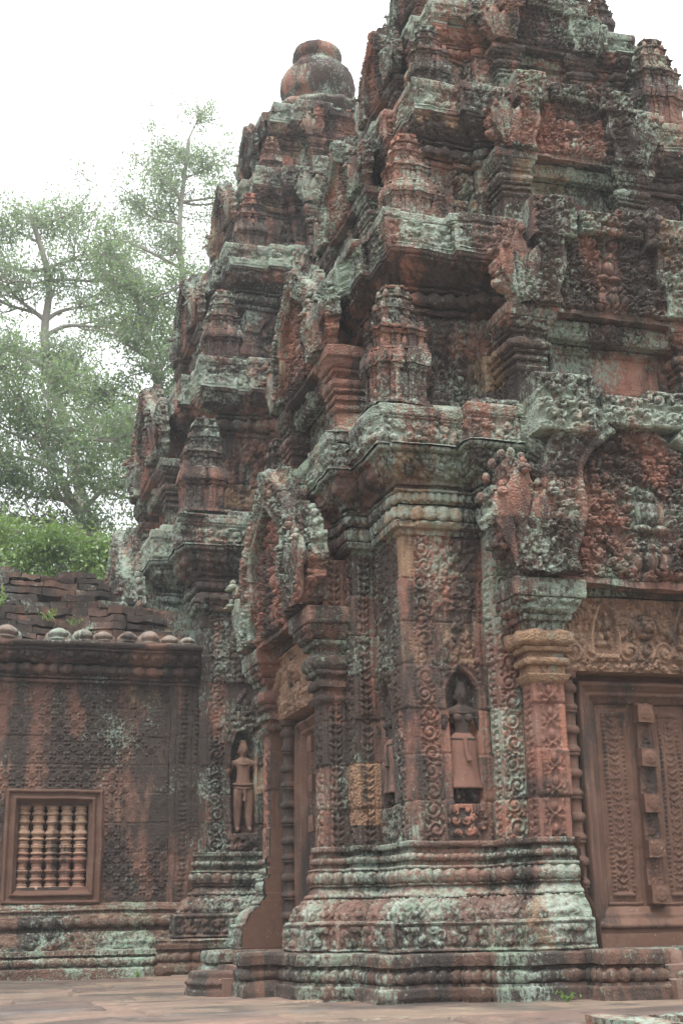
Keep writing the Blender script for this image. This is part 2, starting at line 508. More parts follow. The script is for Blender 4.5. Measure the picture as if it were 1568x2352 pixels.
    hh = mth(nt, 'ADD', mth(nt, 'MULTIPLY', fine, 1.0), mth(nt, 'MULTIPLY', noise(nt, pos, 80.0, 4, 0.7), 0.5))
    hh = mth(nt, 'ADD', hh, mth(nt, 'MULTIPLY', lm, 0.12))
    if carve > 0:
        vo = nd(nt, 'ShaderNodeTexVoronoi', feature='SMOOTH_F1'); vo.inputs['Scale'].default_value = 30; vo.inputs['Smoothness'].default_value = 0.35
        nt.links.new(pos, vo.inputs['Vector'])
        hh = mth(nt, 'ADD', hh, mth(nt, 'MULTIPLY', mth(nt, 'SINE', mth(nt, 'MULTIPLY', vo.outputs['Distance'], 11.0)), carve))
    nt.links.new(hh, bp.inputs['Height'])
    nt.links.new(bp.outputs[0], bs.inputs['Normal'])
    return m

M_WALL = stone('red_sandstone_carved', RED, lichen=0.32, black=0.98, pale=0.30, ochre=0.08, carve=0.15)
M_GREEN = stone('mint_lichened_sandstone', RED, lichen=0.92, black=0.66, pale=0.3, blk=True, ochre=0.0, carve=0.1)
M_CLEAN = stone('clean_red_sandstone', RED[:3], lichen=0.0, black=0.62, pale=0.35, ochre=0.0, carve=0.1)
M_CORB = stone('dark_red_corbel_stone', RED, lichen=0.26, black=0.98, pale=0.25, ochre=0.05, carve=0.3)
M_TYMP = stone('red_tympanum_stone', RED, lichen=0.22, black=0.78, pale=0.3, ochre=0.0, carve=0.15)
M_BASE = stone('red_sandstone_mossy', [(0.19, 0.112, 0.088), (0.15, 0.096, 0.08), (0.24, 0.138, 0.105), (0.135, 0.09, 0.076)], lichen=0.58, black=0.86, pale=0.4, ochre=0.08, carve=0.2)
M_CORN = stone('red_sandstone_lichened', RED, lichen=0.82, black=0.90, pale=0.3)
M_TIER = stone('red_sandstone_upper', RED, lichen=0.42, black=0.98, pale=0.35, ochre=0.09)
M_PED = stone('red_sandstone_pediment', RED, lichen=0.62, black=0.92, pale=0.35)
M_FIG = stone('red_sandstone_figure', BRN, lichen=0.15, black=1.35, pale=0.3, blk=False, ochre=0, carve=0)
M_MALE = stone('worn_pink_figure_stone', [(0.221, 0.128, 0.093), (0.187, 0.106, 0.076), (0.255, 0.153, 0.111)], lichen=0.0, black=0.45, pale=0.4, blk=False, ochre=0, carve=0)
M_SKIRT = stone('worn_red_skirt_stone', [(0.24, 0.12, 0.09), (0.20, 0.105, 0.08), (0.28, 0.15, 0.11)], lichen=0.0, black=0.5, pale=0.3, blk=False, ochre=0, carve=0)
M_PLAT = stone('dark_platform_stone', BRN, lichen=0.42, black=0.85, pale=0.3, ochre=0.04, carve=0.1)
M_OCH = stone('ochre_sandstone', OCH, lichen=0.10, black=0.35, pale=0.4, blk=False, ochre=0)
M_LINT = stone('buff_sandstone', [(0.324, 0.198, 0.126), (0.270, 0.171, 0.117), (0.360, 0.243, 0.153)], lichen=-0.2, black=0.42, pale=0.6, blk=False, ochre=0, carve=0.3)
M_DOOR = stone('brown_sandstone', BRN, lichen=-0.25, black=0.72, pale=0.2, blk=False, ochre=0, bump=0.35, carve=0)
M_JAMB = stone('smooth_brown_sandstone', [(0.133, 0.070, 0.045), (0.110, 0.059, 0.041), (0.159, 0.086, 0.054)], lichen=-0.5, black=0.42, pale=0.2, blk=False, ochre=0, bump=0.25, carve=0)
M_HALL = stone('hall_red_sandstone', [(0.176, 0.088, 0.063), (0.145, 0.077, 0.058), (0.220, 0.123, 0.088), (0.141, 0.077, 0.060)], lichen=0.14, black=0.98, pale=0.3, ochre=0.03, carve=0.10, jit=0.05)
M_HBASE = stone('hall_mossy_sandstone', BRN, lichen=0.62, black=0.45, pale=0.3, moss=(0.22, 0.34, 0.25))
M_BRICK = stone('old_laterite_brick', [(0.15, 0.075, 0.052), (0.08, 0.055, 0.045), (0.21, 0.10, 0.06), (0.065, 0.052, 0.046)], lichen=0.22, black=1.0, pale=0.2, ochre=0, carve=0)
M_BAL = stone('baluster_stone', [(0.42, 0.27, 0.18), (0.26, 0.14, 0.10), (0.36, 0.20, 0.14), (0.46, 0.33, 0.23)], lichen=0.05, black=0.40, pale=0.5, ochre=0, carve=0)
M_FIN = stone('grey_finial_stone', [(0.25, 0.20, 0.165), (0.18, 0.145, 0.12), (0.30, 0.26, 0.22)], lichen=0.55, black=0.50, pale=0.7, ochre=0, carve=0)
M_TREAD = stone('worn_tread_stone', [(0.24, 0.155, 0.125), (0.20, 0.125, 0.10), (0.27, 0.19, 0.145)], lichen=0.1, black=0.6, pale=0.6, blk=False, ochre=0, carve=0)
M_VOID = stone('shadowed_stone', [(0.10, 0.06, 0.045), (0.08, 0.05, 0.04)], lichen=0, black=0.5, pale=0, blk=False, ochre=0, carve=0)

def pave_mat():
    m = stone('paving_sandstone', [(0.122, 0.094, 0.084), (0.15, 0.118, 0.102), (0.18, 0.152, 0.124), (0.115, 0.089, 0.079)], lichen=0.0, black=0.35, pale=0.5, moss=(0.36, 0.37, 0.24), blk=False, ochre=0.0, bump=0.35, carve=0)
    nt = m.node_tree; bs = nt.nodes['Principled BSDF']
    geo = nd(nt, 'ShaderNodeNewGeometry'); pos = geo.outputs['Position']
    src = bs.inputs['Base Color'].links[0].from_socket
    tone = nd(nt, 'ShaderNodeValToRGB'); nt.links.new(geo.outputs['Random Per Island'], tone.inputs[0])
    tone.color_ramp.interpolation = 'CONSTANT'
    for q, c in enumerate(((0.62, 0.56, 0.55), (1.0, 0.93, 0.82), (0.80, 0.68, 0.64), (1.05, 0.92, 0.84), (0.72, 0.68, 0.64))):
        e = tone.color_ramp.elements[q] if q < 2 else tone.color_ramp.elements.new(q/5)
        e.position = q/5; e.color = (*c, 1)
    src = mixc(nt, 1.0, src, tone.outputs[0], 'MULTIPLY')
    wet = mrange(nt, noise(nt, vscale(nt, pos, (0.55, 0.9, 1)), 1.1, 4, 0.55), 0.50, 0.58)
    nt.links.new(mixc(nt, mth(nt, 'MULTIPLY', wet, 0.62), src, (0.10, 0.095, 0.09)), bs.inputs['Base Color'])
    nt.links.new(mrange(nt, wet, 0, 1, 0.8, 0.28), bs.inputs['Roughness'])
    bs.inputs['Specular IOR Level'].default_value = 0.45
    return m
M_PAVE = pave_mat()

def plain_mat(name, col, rough=0.9, var=0.3, scale=6.0):
    m = bpy.data.materials.new(name); m.use_nodes = True
    nt = m.node_tree; bs = nt.nodes['Principled BSDF']
    pos = nd(nt, 'ShaderNodeNewGeometry').outputs['Position']
    c2 = tuple(c*(1-var) for c in col)
    nt.links.new(mixc(nt, noise(nt, pos, scale, 5), c2, col), bs.inputs['Base Color'])
    bs.inputs['Roughness'].default_value = rough
    return m
M_SOIL = plain_mat('dry_soil', (0.20, 0.15, 0.10))
M_BARK = plain_mat('pale_bark', (0.36, 0.34, 0.30), var=0.55, scale=3)
def leaf_mat(name, a, b, tr=0.35):
    m = bpy.data.materials.new(name); m.use_nodes = True
    nt = m.node_tree
    for n in list(nt.nodes): nt.nodes.remove(n)
    out = nd(nt, 'ShaderNodeOutputMaterial')
    geo = nd(nt, 'ShaderNodeNewGeometry')
    pos = geo.outputs['Position']
    f = mth(nt, 'ADD', mth(nt, 'MULTIPLY', noise(nt, pos, 0.7, 3), 0.9), mth(nt, 'MULTIPLY', geo.outputs['Random Per Island'], 0.45))
    c = mixc(nt, mrange(nt, f, 0.40, 0.95), a, b)
    d = nd(nt, 'ShaderNodeBsdfDiffuse'); t = nd(nt, 'ShaderNodeBsdfTranslucent')
    nt.links.new(c, d.inputs[0])
    nt.links.new(mixc(nt, 0.5, c, (0.30, 0.42, 0.10)), t.inputs[0])
    g = nd(nt, 'ShaderNodeBsdfGlossy'); g.inputs['Roughness'].default_value = 0.45; g.inputs[0].default_value = (0.9, 0.95, 0.9, 1)
    mx = nd(nt, 'ShaderNodeMixShader'); mx.inputs[0].default_value = tr
    nt.links.new(d.outputs[0], mx.inputs[1]); nt.links.new(t.outputs[0], mx.inputs[2])
    m2 = nd(nt, 'ShaderNodeMixShader'); m2.inputs[0].default_value = 0.06
    nt.links.new(mx.outputs[0], m2.inputs[1]); nt.links.new(g.outputs[0], m2.inputs[2])
    nt.links.new(m2.outputs[0], out.inputs[0])
    return m
M_LEAF = leaf_mat('grey_green_leaves', (0.185, 0.255, 0.195), (0.28, 0.35, 0.265), 0.60)
M_LEAF2 = leaf_mat('dark_green_leaves', (0.10, 0.17, 0.11), (0.19, 0.27, 0.165), 0.58)
M_LEAFY = leaf_mat('yellow_green_leaves', (0.10, 0.20, 0.04), (0.20, 0.32, 0.07), 0.45)

# ------------------------------------------------------------------ the prasat towers
# local frame: centre of the tower at the origin, front face towards -Y, one unit = one metre of the near tower
W1 = 1.85
NCH = 0.45            # niche centre from the corner
NZ0, NZ1 = 1.36, 2.34

def face_plan(w, segs):
    """segs: list of (a, o, name) along one face from left corner to right; returns CCW plan of four faces"""
    out = []
    for q in range(4):
        c, s_ = math.cos(q*math.pi/2), math.sin(q*math.pi/2)
        for a, o, nme in segs:
            x, y = a, -(w+o)
            out.append((c*x-s_*y, s_*x+c*y, nme))
    return out
def std_segs(w, a1, o1, b0, b1, o2, od):
    """corner, layer A, pilaster layer B (b1..b0), door recess"""
    L = [(-w, 0, 'core_l'), (-a1, 0, 'A_side_l'), (-a1, o1, 'A_front_l'), (-b1, o1, 'B_side_l'), (-b1, o2, 'B_front_l'),
         (-b0, o2, 'in'), (-b0, od, 'door'), (b0, od, 'in'), (b0, o2, 'B_front_r'), (b1, o2, 'B_side_r'), (b1, o1, 'A_front_r'),
         (a1, o1, 'A_side_r'), (a1, 0, 'core_r')]
    return L
SEGS1 = std_segs(W1, 1.19, 0.20, 0.76, 1.01, 0.41, 0.13)

def wall_carve(seed=1, dz=0.0):
    base = std_carve(1.0, seed)
    def core(u, v, z):
        z = z-dz
        H = np.zeros(u.shape)
        H = np.where((u > 0.055) & (u < 0.085), colstrip(u-0.055, v, 0.03)*0.016, H)
        sc = scroll(u-0.095, v, 0.145, seed)
        H = np.where((u > 0.095) & (u < 0.24), sc*0.054-0.014, H)
        H = np.where((u > 0.245) & (u < 0.262), 0.014, H)
        # niche bay
        x = u-NCH; bay = np.abs(x) < 0.185
        fo = foliage(u, v, 0.062, seed+3)*0.042
        top = np.clip((z-NZ1)/0.42, 0, 1)
        flm = (np.abs(x) < 0.175*(1-top)**0.7+0.0)
        up = np.where(z > NZ1-0.2, np.where(flm, fo+0.006, -0.006), 0.0)
        up = np.where(z > NZ1+0.46, fo*0.9, up)
        H = np.where(bay, up, H)
        hw = 0.125*np.sqrt(np.clip((NZ1-z)/0.16, 0, 1))
        hw = np.where(z > NZ1-0.16, hw, 0.125)
        inn = (np.abs(x) < hw) & (z > NZ0) & (z < NZ1)
        rim = (np.abs(x) < hw+0.032) & (z > NZ0) & (z < NZ1+0.03) & ~inn
        H = np.where(rim & bay, 0.022, H)
        H = np.where(inn, -0.10, H)
        side = bay & (np.abs(x) > 0.157) & (z < NZ1-0.15)
        H = np.where(side, 0.010, H)
        ped = bay & (z < NZ0) & (z > 1.12)
        H = np.where(ped, np.where(z > NZ0-0.045, 0.03, foliage(u, z, 0.075, 9)*0.04), H)
        r = (u > 0.60) & (u < 0.63)
        return np.where(r, 0.01, H)
    def f(tag, name, U, V, L, H, z):
        if tag != 'wall': return base(tag, name, U, V, L, H, z)
        if name == 'core_l': return core(U, V, z)
        if name == 'core_r': return core(L-U, V, z)
        b = np.minimum(U, L-U)
        if name.startswith('A_side') or name.startswith('B_side'):
            u = U if name.endswith('_l') else L-U
            edge = (b > 0.02) & (b < 0.045)
            ch = chevron(U-0.055, V, L-0.11, 0.115)
            return np.where(edge, colstrip(b-0.02, V, 0.025)*0.010, np.where(b > 0.055, ch*0.036-0.010, 0))
        if name.startswith('A_front'):
            return np.where(b > 0.012, scroll(U-0.012, V, max(L-0.024, 0.05), seed+2)*0.040-0.010, 0)
        if name.startswith('B_front'):
            return np.where(b > 0.045, flame(U-0.045, V, L-0.09)*0.040-0.014, np.where(b > 0.036, -0.01, 0))
        return None
    return f

BASE1 = [('plain', [(0.31, 0.255), (0.325, 0.26), (0.325, 0.265)]),
         ('panel', [(0.325, 0.26), (0.51, 0.255)]),
         ('plain', [(0.51, 0.255), (0.525, 0.245), (0.53, 0.21)]),
         ('folb', [(0.53, 0.21), (0.57, 0.205), (0.62, 0.175), (0.66, 0.13), (0.675, 0.105)]),
         ('plain', [(0.675, 0.105), (0.685, 0.085)]),
         ('bead', [(0.685, 0.085), (0.70, 0.10), (0.725, 0.085)]),
         ('plain', [(0.725, 0.07), (0.75, 0.05), (0.772, 0.03), (0.775, 0.055), (0.79, 0.06), (0.79, 0.05)]),
         ('petal', [(0.79, 0.045), (0.81, 0.06), (0.85, 0.065), (0.89, 0.045)]),
         ('plain', [(0.89, 0.05), (0.892, 0.062), (0.912, 0.062), (0.915, 0.012), (0.95, 0.008), (0.95, 0.04)]),
         ('bud', [(0.95, 0.036), (1.0, 0.036)]),
         ('plain', [(1.0, 0.04), (1.0, 0.008), (1.04, 0.008), (1.042, 0.040), (1.083, 0.040), (1.085, 0.0)])]
WALL1 = [('wall', [(1.085, 0.0), (3.39, 0.0)])]
CORN1 = [('plain', [(3.39, 0.0), (3.43, 0.0), (3.44, 0.045), (3.49, 0.055), (3.50, 0.02)]),
         ('bud', [(3.505, 0.02), (3.51, 0.05), (3.59, 0.05), (3.595, 0.02)]),
         ('plain', [(3.595, 0.02), (3.625, 0.02)]),
         ('petal', [(3.635, 0.035), (3.66, 0.06), (3.70, 0.06), (3.725, 0.035)]),
         ('plain', [(3.725, 0.045), (3.728, 0.065), (3.745, 0.068), (3.755, 0.02)]),
         ('plain', [(3.755, 0.0), (3.79, 0.0), (3.79, 0.05), (3.835, 0.06), (3.84, 0.08)]),
         ('fol', [(3.84, 0.08), (3.87, 0.12), (3.92, 0.165), (4.0, 0.19)]),
         ('plain', [(4.0, 0.19), (4.01, 0.225)]),
         ('bead', [(4.01, 0.225), (4.02, 0.24), (4.05, 0.24)]),
         ('panel', [(4.05, 0.245), (4.27, 0.24)]),
         ('plain', [(4.27, 0.24), (4.29, 0.255), (4.37, 0.255), (4.38, 0.21), (4.40, 0.2), (4.41, 0.16)]),
         ('loz', [(4.41, 0.16), (4.47, 0.12)]),
         ('plain', [(4.47, 0.12), (4.48, 0.08), (4.50, -0.45)])]
PLATF = [('plain', [(-0.05, 0.44), (0.09, 0.435), (0.095, 0.415), (0.115, 0.41)]),
         ('petal', [(0.115, 0.39), (0.14, 0.41), (0.175, 0.41), (0.205, 0.385)]),
         ('dent', [(0.205, 0.385), (0.225, 0.40)]),
         ('plain', [(0.225, 0.40), (0.23, 0.425)]),
         ('loz', [(0.23, 0.425), (0.295, 0.425)]),
         ('plain', [(0.295, 0.425), (0.31, 0.415), (0.313, -0.3)])]

# upper tiers: wall half-width, z0 foot, z1 wall top, z2 fascia bottom, z3 fascia top, fascia overhang, next half-width
TIERS = [dict(w=1.56, z0=4.46, z1=5.42, z2=5.84, z3=6.20, ov=0.35, nw=1.25, p=2.18, k=0.78, pb=5.34, pil=(0.62, 0.93), pz=4.5, seed=3, ps=0.86),
         dict(w=1.28, z0=6.24, z1=7.06, z2=7.50, z3=7.80, ov=0.23, nw=0.97, p=1.76, k=0.62, pb=7.10, pil=(0.44, 0.76), pz=6.28, seed=5, ps=0.84),
         dict(w=0.98, z0=7.84, z1=8.48, z2=8.82, z3=9.08, ov=0.13, nw=0.70, p=1.36, k=0.48, pb=8.56, pil=(0.26, 0.53), pz=7.9, seed=8, ps=1.0),
         dict(w=0.70, z0=9.12, z1=9.62, z2=9.92, z3=10.2, ov=0.12, nw=0.45, p=1.05, k=0.36, pb=9.68, pil=(0.20, 0.40), pz=9.15, seed=9, ps=1.0)]

def tier_groups(t):
    z0, z1, z2, z3, ov = t['z0'], t['z1'], t['z2'], t['z3'], t['ov']
    h = z2-z1
    Z = lambda f: z1+h*f
    O = lambda f: ov*f
    return [('plain', [(z0, 0.12), (z0+0.05, 0.12), (z0+0.055, 0.07), (z0+0.08, 0.06), (z0+0.085, 0.09), (z0+0.11, 0.09), (z0+0.115, 0.03), (z0+0.15, 0.03), (z0+0.155, 0.0)]),
            ('wall', [(z0+0.155, 0.0), (z1, 0.0)]),
            ('plain', [(z1, 0.0), (Z(0.03), O(0.02)), (Z(0.035), O(0.16)), (Z(0.12), O(0.20)), (Z(0.125), O(0.10)), (Z(0.17), O(0.12))]),
            ('petal', [(Z(0.17), O(0.18)), (Z(0.23), O(0.32)), (Z(0.35), O(0.32)), (Z(0.41), O(0.20))]),
            ('plain', [(Z(0.41), O(0.12)), (Z(0.45), O(0.14)), (Z(0.455), O(0.36)), (Z(0.50), O(0.39)), (Z(0.505), O(0.26)), (Z(0.54), O(0.28)), (Z(0.545), O(0.48)), (Z(0.58), O(0.52))]),
            ('fol', [(Z(0.585), O(0.50)), (Z(0.68), O(0.68)), (Z(0.80), O(0.82)), (Z(0.90), O(0.87))]),
            ('plain', [(Z(0.90), O(0.87)), (Z(0.92), O(0.96)), (z2, O(0.98)), (z2, O(1.0))]),
            ('plain', [(z2, O(1.0)), (z2+0.03, O(1.0)), (z2+0.032, O(1.0)-0.02)]),
            ('panel', [(z2+0.032, O(1.0)-0.015), (z3-0.08, O(0.98))]),
            ('plain', [(z3-0.08, O(0.98)), (z3-0.07, O(1.03)), (z3, O(1.03)), (z3+0.005, O(1.03)-0.06), (z3+0.05, O(1.0)-0.10), (z3+0.07, t['nw']-t['w']-0.1)])]
def tier_carve(seed, w):
    base = std_carve(0.95, seed)
    def f(tag, name, U, V, L, H, z):
        if tag != 'wall': return base(tag, name, U, V, L, H, z)
        b = np.minimum(U, L-U)
        if name in ('core_l', 'core_r'):
            u = U if name == 'core_l' else L-U
            st = (u > 0.04) & (u < 0.15)
            hh = np.where(st, scroll(u-0.04, V, 0.11, seed)*0.038, 0)
            x = u-0.15-(L-0.15)/2; hw = (L-0.15)/2-0.03
            y = V/H
            inn = (np.abs(x) < hw*0.72*np.sqrt(np.clip((0.86-y)/0.3, 0, 1))) & (y > 0.16)
            hh = np.where(u > 0.17, np.where(inn, -0.045+foliage(U, V, 0.10, seed+2)*0.06*(np.abs(x) < hw*0.5), foliage(U, V, 0.06, seed)*0.036), hh)
            return hh
        if 'side' in name: return np.where(b > 0.02, chevron(U-0.02, V, max(L-0.04, 0.03), 0.1)*0.02, 0)
        if 'front' in name: return np.where(b > 0.02, foliage(U, V, 0.06, seed)*0.02, 0)
        return None
    return f

# ---- pediment, in metres: x across, y = -(outwards), base at z 0
ARCH = [(0.80, 0.0), (0.82, 0.16), (0.76, 0.34), (0.70, 0.50), (0.72, 0.66), (0.72, 0.84), (0.64, 1.02), (0.50, 1.17), (0.35, 1.29), (0.20, 1.41), (0.08, 1.54), (0.0, 1.62)]
def smooth_path(pts, n):
    pts = np.array(pts, float)
    P = np.concatenate([[2*pts[0]-pts[1]], pts, [2*pts[-1]-pts[-2]]])
    out = []
    m = len(pts)-1
    for t in np.linspace(0, m-1e-6, n):
        i = int(t); f = t-i
        p0, p1, p2, p3 = P[i], P[i+1], P[i+2], P[i+3]
        out.append(0.5*((2*p1)+(-p0+p2)*f+(2*p0-5*p1+4*p2-p3)*f*f+(-p0+3*p1-3*p2+p3)*f**3))
    return np.array(out)
def arch_curve(n=240):
    half = ARCH
    full = [(-x, z) for x, z in half]+[(x, z) for x, z in half[::-1][1:]]
    return smooth_path(full, n)
def pediment_meshes(seed=1, gap=None, res=0.012, crest=None, leaves=True):
    """gap: (s0,s1) fraction of the arch broken away. returns frame MB, tympanum MB, naga MB (right side; left is mirrored)"""
    c = arch_curve(int(4.6/res))
    T = np.gradient(c, axis=0); T /= np.linalg.norm(T, axis=1, keepdims=True)
    Nn = np.stack([-T[:, 1], T[:, 0]], -1)      # outward (left of travel direction is up/outside)
    fr = MB()
    hw, dep = 0.160, 0.22
    cross = [(hw, 0.0), (hw, dep*0.8), (hw*0.86, dep*0.96), (0.0, dep*1.04), (-hw*0.62, dep*0.94), (-hw*0.66, dep*0.99), (-hw*0.95, dep*0.97), (-hw, dep*0.90), (-hw, -0.02)]
    cp = []
    for (n0, o0), (n1_, o1) in zip(cross[:-1], cross[1:]):
        k = max(1, int(math.hypot(n1_-n0, o1-o0)/res))
        for q in range(k): cp.append((n0+(n1_-n0)*q/k, o0+(o1-o0)*q/k))
    cp.append(cross[-1]); cp = np.array(cp)
    ss = np.linspace(0, 1, len(c))
    spans = [(0.0, 1.0)] if gap is None else [(0.0, gap[0]), (gap[1], 1.0)]
    for s0, s1 in spans:
        m = (ss >= s0) & (ss <= s1)
        cc, NN = c[m], Nn[m]
        P = np.zeros((len(cc), len(cp), 3))
        P[..., 0] = cc[:, None, 0]+NN[:, None, 0]*cp[None, :, 0]
        P[..., 2] = cc[:, None, 1]+NN[:, None, 1]*cp[None, :, 0]
        P[..., 1] = -cp[None, :, 1]
        al = np.cumsum(np.linalg.norm(np.diff(cc, axis=0, prepend=cc[:1]), axis=1))
        U = np.broadcast_to(al[:, None], P.shape[:2]); V = np.broadcast_to(cp[None, :, 0], P.shape[:2])
        face = (np.abs(V) < hw*0.9) & (cp[None, :, 1] > dep*0.7)
        H = np.where(face & (V > -hw*0.5), foliage(U, V, 0.075, seed)*0.042+foliage(U, V, 0.032, seed+1)*0.016-0.014, 0)
        H = np.where(face & (V < -hw*0.68), colstrip(V+hw, U, hw*0.3, 0.03)*0.01, H)
        fr.grid(P[::-1], H[::-1])
        # end caps
        for e in (0, -1):
            cap = P[e]
            mid = cap.copy(); mid[:, 1] = 0.02
            G = np.stack([cap, mid], 0)
            fr.grid(G if e == -1 else G[::-1])
        # flame leaves along the extrados
        tot = al[-1]; nl = max(1, int(tot/0.135))
        for q in range(nl if leaves else 0):
            a = (q+0.5)/nl*tot
            i = int(np.searchsorted(al, a)); i = min(i, len(cc)-1)
            h = 0.17+0.05*math.sin(q*2.3+seed); wd = 0.078
            tt = np.linspace(0, 1, 12); aa = np.linspace(-1, 1, 10)
            wv = wd*np.sin(math.pi*np.clip(tt*0.72+0.26, 0, 1))**0.8
            cxy = cc[i]+NN[i]*hw*0.7
            td = np.array([NN[i][1], -NN[i][0]])
            up_ = np.array([0, 1.0]); dr = NN[i]*0.8+up_*0.35; dr /= np.linalg.norm(dr)
            G = np.zeros((10, 12, 3))
            G[..., 0] = cxy[0]+dr[0]*tt[None]*h+td[0]*aa[:, None]*wv[None]
            G[..., 2] = cxy[1]+dr[1]*tt[None]*h+td[1]*aa[:, None]*wv[None]
            G[..., 1] = -(0.03+0.13*np.sqrt(np.clip(1-aa**2, 0, 1))[:, None]*(1-0.5*tt[None])+0.025*np.cos(aa*9)[:, None])
            fr.grid(G)
    # back slab behind the arch so that it is a solid piece
    ty = MB()
    c0_, N0_ = c, Nn
    m_ = 1.5
    ii = np.linspace(0, len(c)-1, int(len(c)*1.4)); fl = np.floor(ii).astype(int); fl = np.minimum(fl, len(c)-2); fr_ = (ii-fl)[:, None]
    c = c[fl]*(1-fr_)+c[fl+1]*fr_; Nn = Nn[fl]*(1-fr_)+Nn[fl+1]*fr_
    nv = int(2.1/res)
    inner = c-Nn*hw*0.9
    v = np.linspace(0, 1, nv)
    bx = np.linspace(-0.80, 0.80, len(c)); 
    P = np.zeros((len(c), nv, 3))
    P[..., 0] = bx[:, None]*(1-v)+inner[:, None, 0]*v
    P[..., 2] = inner[:, None, 1]*v
    P[..., 1] = -0.09
    x, z = P[..., 0], P[..., 2]
    H = foliage(x, z, 0.125, seed+4)*0.060+foliage(x, z, 0.045, seed+5)*0.028-0.01
    # a seated figure in a medallion with attendants below
    def bump(cx, cz, rx, rz, h): return h*np.sqrt(np.clip(1-((x-cx)/rx)**2-((z-cz)/rz)**2, 0, 1))
    med = ((x/0.17)**2+((z-0.52)/0.27)**2)
    H = np.where(med < 0.8, H*0.35, H)
    for b in ((0, 0.66, 0.045, 0.06, 0.09), (0, 0.53, 0.075, 0.10, 0.085), (-0.07, 0.41, 0.08, 0.04, 0.08), (0.07, 0.41, 0.08, 0.04, 0.08), (-0.10, 0.52, 0.03, 0.09, 0.05), (0.10, 0.52, 0.03, 0.09, 0.05),
              (0, 0.16, 0.07, 0.09, 0.08), (-0.13, 0.16, 0.06, 0.08, 0.07), (0.13, 0.16, 0.06, 0.08, 0.07), (0, 0.26, 0.04, 0.045, 0.09), (-0.13, 0.25, 0.035, 0.04, 0.08), (0.13, 0.25, 0.035, 0.04, 0.08)):
        H = np.maximum(H, bump(*b))
    ed = np.clip((1-v)/0.06, 0, 1)[None]
    if crest is not None: P[..., 2] = np.minimum(P[..., 2], crest+0.02)
    ty.grid(P, H*ed)
    if crest is not None:
        # worn squared course lying across the broken arch
        for (xa, xb, za, zb, d_) in ((-0.94, -0.46, crest-0.16, crest+0.33, 0.27), (-0.36, 0.06, crest-0.04, crest+0.22, 0.22), (0.075, 0.42, crest-0.02, crest+0.30, 0.20), (0.44, 0.93, crest-0.10, crest+0.24, 0.26)):
            nu, nv = int((xb-xa)/res)+2, int((zb-za)/res)+2
            U, V = np.meshgrid(np.linspace(xa, xb, nu), np.linspace(za, zb, nv), indexing='ij')
            y_ = np.minimum((V-za), (zb-V))
            Hc = np.where(y_ < 0.035, 0.02, foliage(U, V, 0.10, seed+9)*0.05-0.01)
            Hc = Hc*np.clip(np.minimum(np.minimum(U-xa, xb-U), y_)/0.012, 0, 1)
            fr.grid(np.stack([U, np.full(U.shape, -d_), V], -1), Hc)
            for zz, up in ((za, False), (zb, True)):
                G = np.zeros((nu, 5, 3)); G[..., 0] = np.linspace(xa, xb, nu)[:, None]; G[..., 2] = zz; G[..., 1] = np.linspace(-d_, 0.05, 5)[None]
                fr.grid(G if up else G[:, ::-1])
            for xx, lf in ((xa, True), (xb, False)):
                G = np.zeros((5, nv, 3)); G[..., 0] = xx; G[..., 2] = np.linspace(za, zb, nv)[None]; G[..., 1] = np.linspace(0.05, -d_, 5)[:, None]
                fr.grid(G if lf else G[::-1])
    ty.box(-0.80, 0.80, -0.12, 0.0, -0.055, 0.0, 0.02)
    # back wall of the pediment
    for q in range(len(c)//8-1):
        pass
    Pb = P[::8, ::8].copy(); Pb[..., 1] = 0.02
    ty.grid(Pb[::-1])
    # naga: fan hood with three cobra heads, right-hand end
    na = MB()
    tt = np.linspace(0, 1, int(0.95/res)); aa = np.linspace(-1, 1, int(0.6/res))
    wv = 0.13+0.17*np.sin(math.pi*np.clip(tt, 0, 1)**0.8)**1.1-0.12*tt**3
    cxx = 1.0+0.14*tt
    hz = 0.95
    G = np.zeros((len(aa), len(tt), 3))
    lob = 1+0.10*np.cos(tt*math.pi*9)*(tt > 0.15)
    G[..., 0] = cxx[None]+aa[:, None]*(wv*lob)[None]
    G[..., 2] = tt[None]*hz+0.02*np.cos(aa*9)[:, None]*tt[None]
    G[..., 1] = -(0.02+0.20*np.clip(1-aa**2, 0, 1)[:, None]**0.5*(1-0.35*tt[None]))
    UU, VV = np.meshgrid(aa*0.28, tt*hz, indexing='ij')
    na.grid(G, foliage(UU, VV, 0.06, seed+7)*0.030-0.008)
    for px, hgt, lean, s_ in ((1.05, 0.74, 0.06, 1.0), (0.93, 0.58, -0.10, 0.85), (1.20, 0.56, 0.12, 0.8)):
        t = np.linspace(0, 1, 22)
        xs = px*0.5+0.5+(px-1.0)*0.2+lean*t**1.5+0.05*np.sin(t*3.0)
        pts = np.stack([xs, -(0.17+0.06*t), 0.05+hgt*t], -1)
        rr = s_*(0.040+0.065*np.sin(math.pi*np.clip((t-0.30)/0.78, 0, 1))**1.3)
        na.tube(pts, rr, 14, flat=0.42)
        e = pts[-1]
        na.ball((e[0], e[1]-0.035, e[2]-0.005), 0.05*s_, 0.06*s_, 0.042*s_, 10)
        na.ball((e[0], e[1]-0.075, e[2]-0.035), 0.036*s_, 0.04*s_, 0.018*s_, 8)
        na.ball((e[0], e[1]-0.03, e[2]+0.05), 0.028*s_, 0.03*s_, 0.04*s_, 8)
    for q in range(9):
        a = math.pi*(0.05+0.9*q/8)
        na.ball((1.13+0.25*math.cos(a), -0.10, 0.52+0.44*math.sin(a)), 0.035, 0.04, 0.045, 8)
    return fr, ty, na
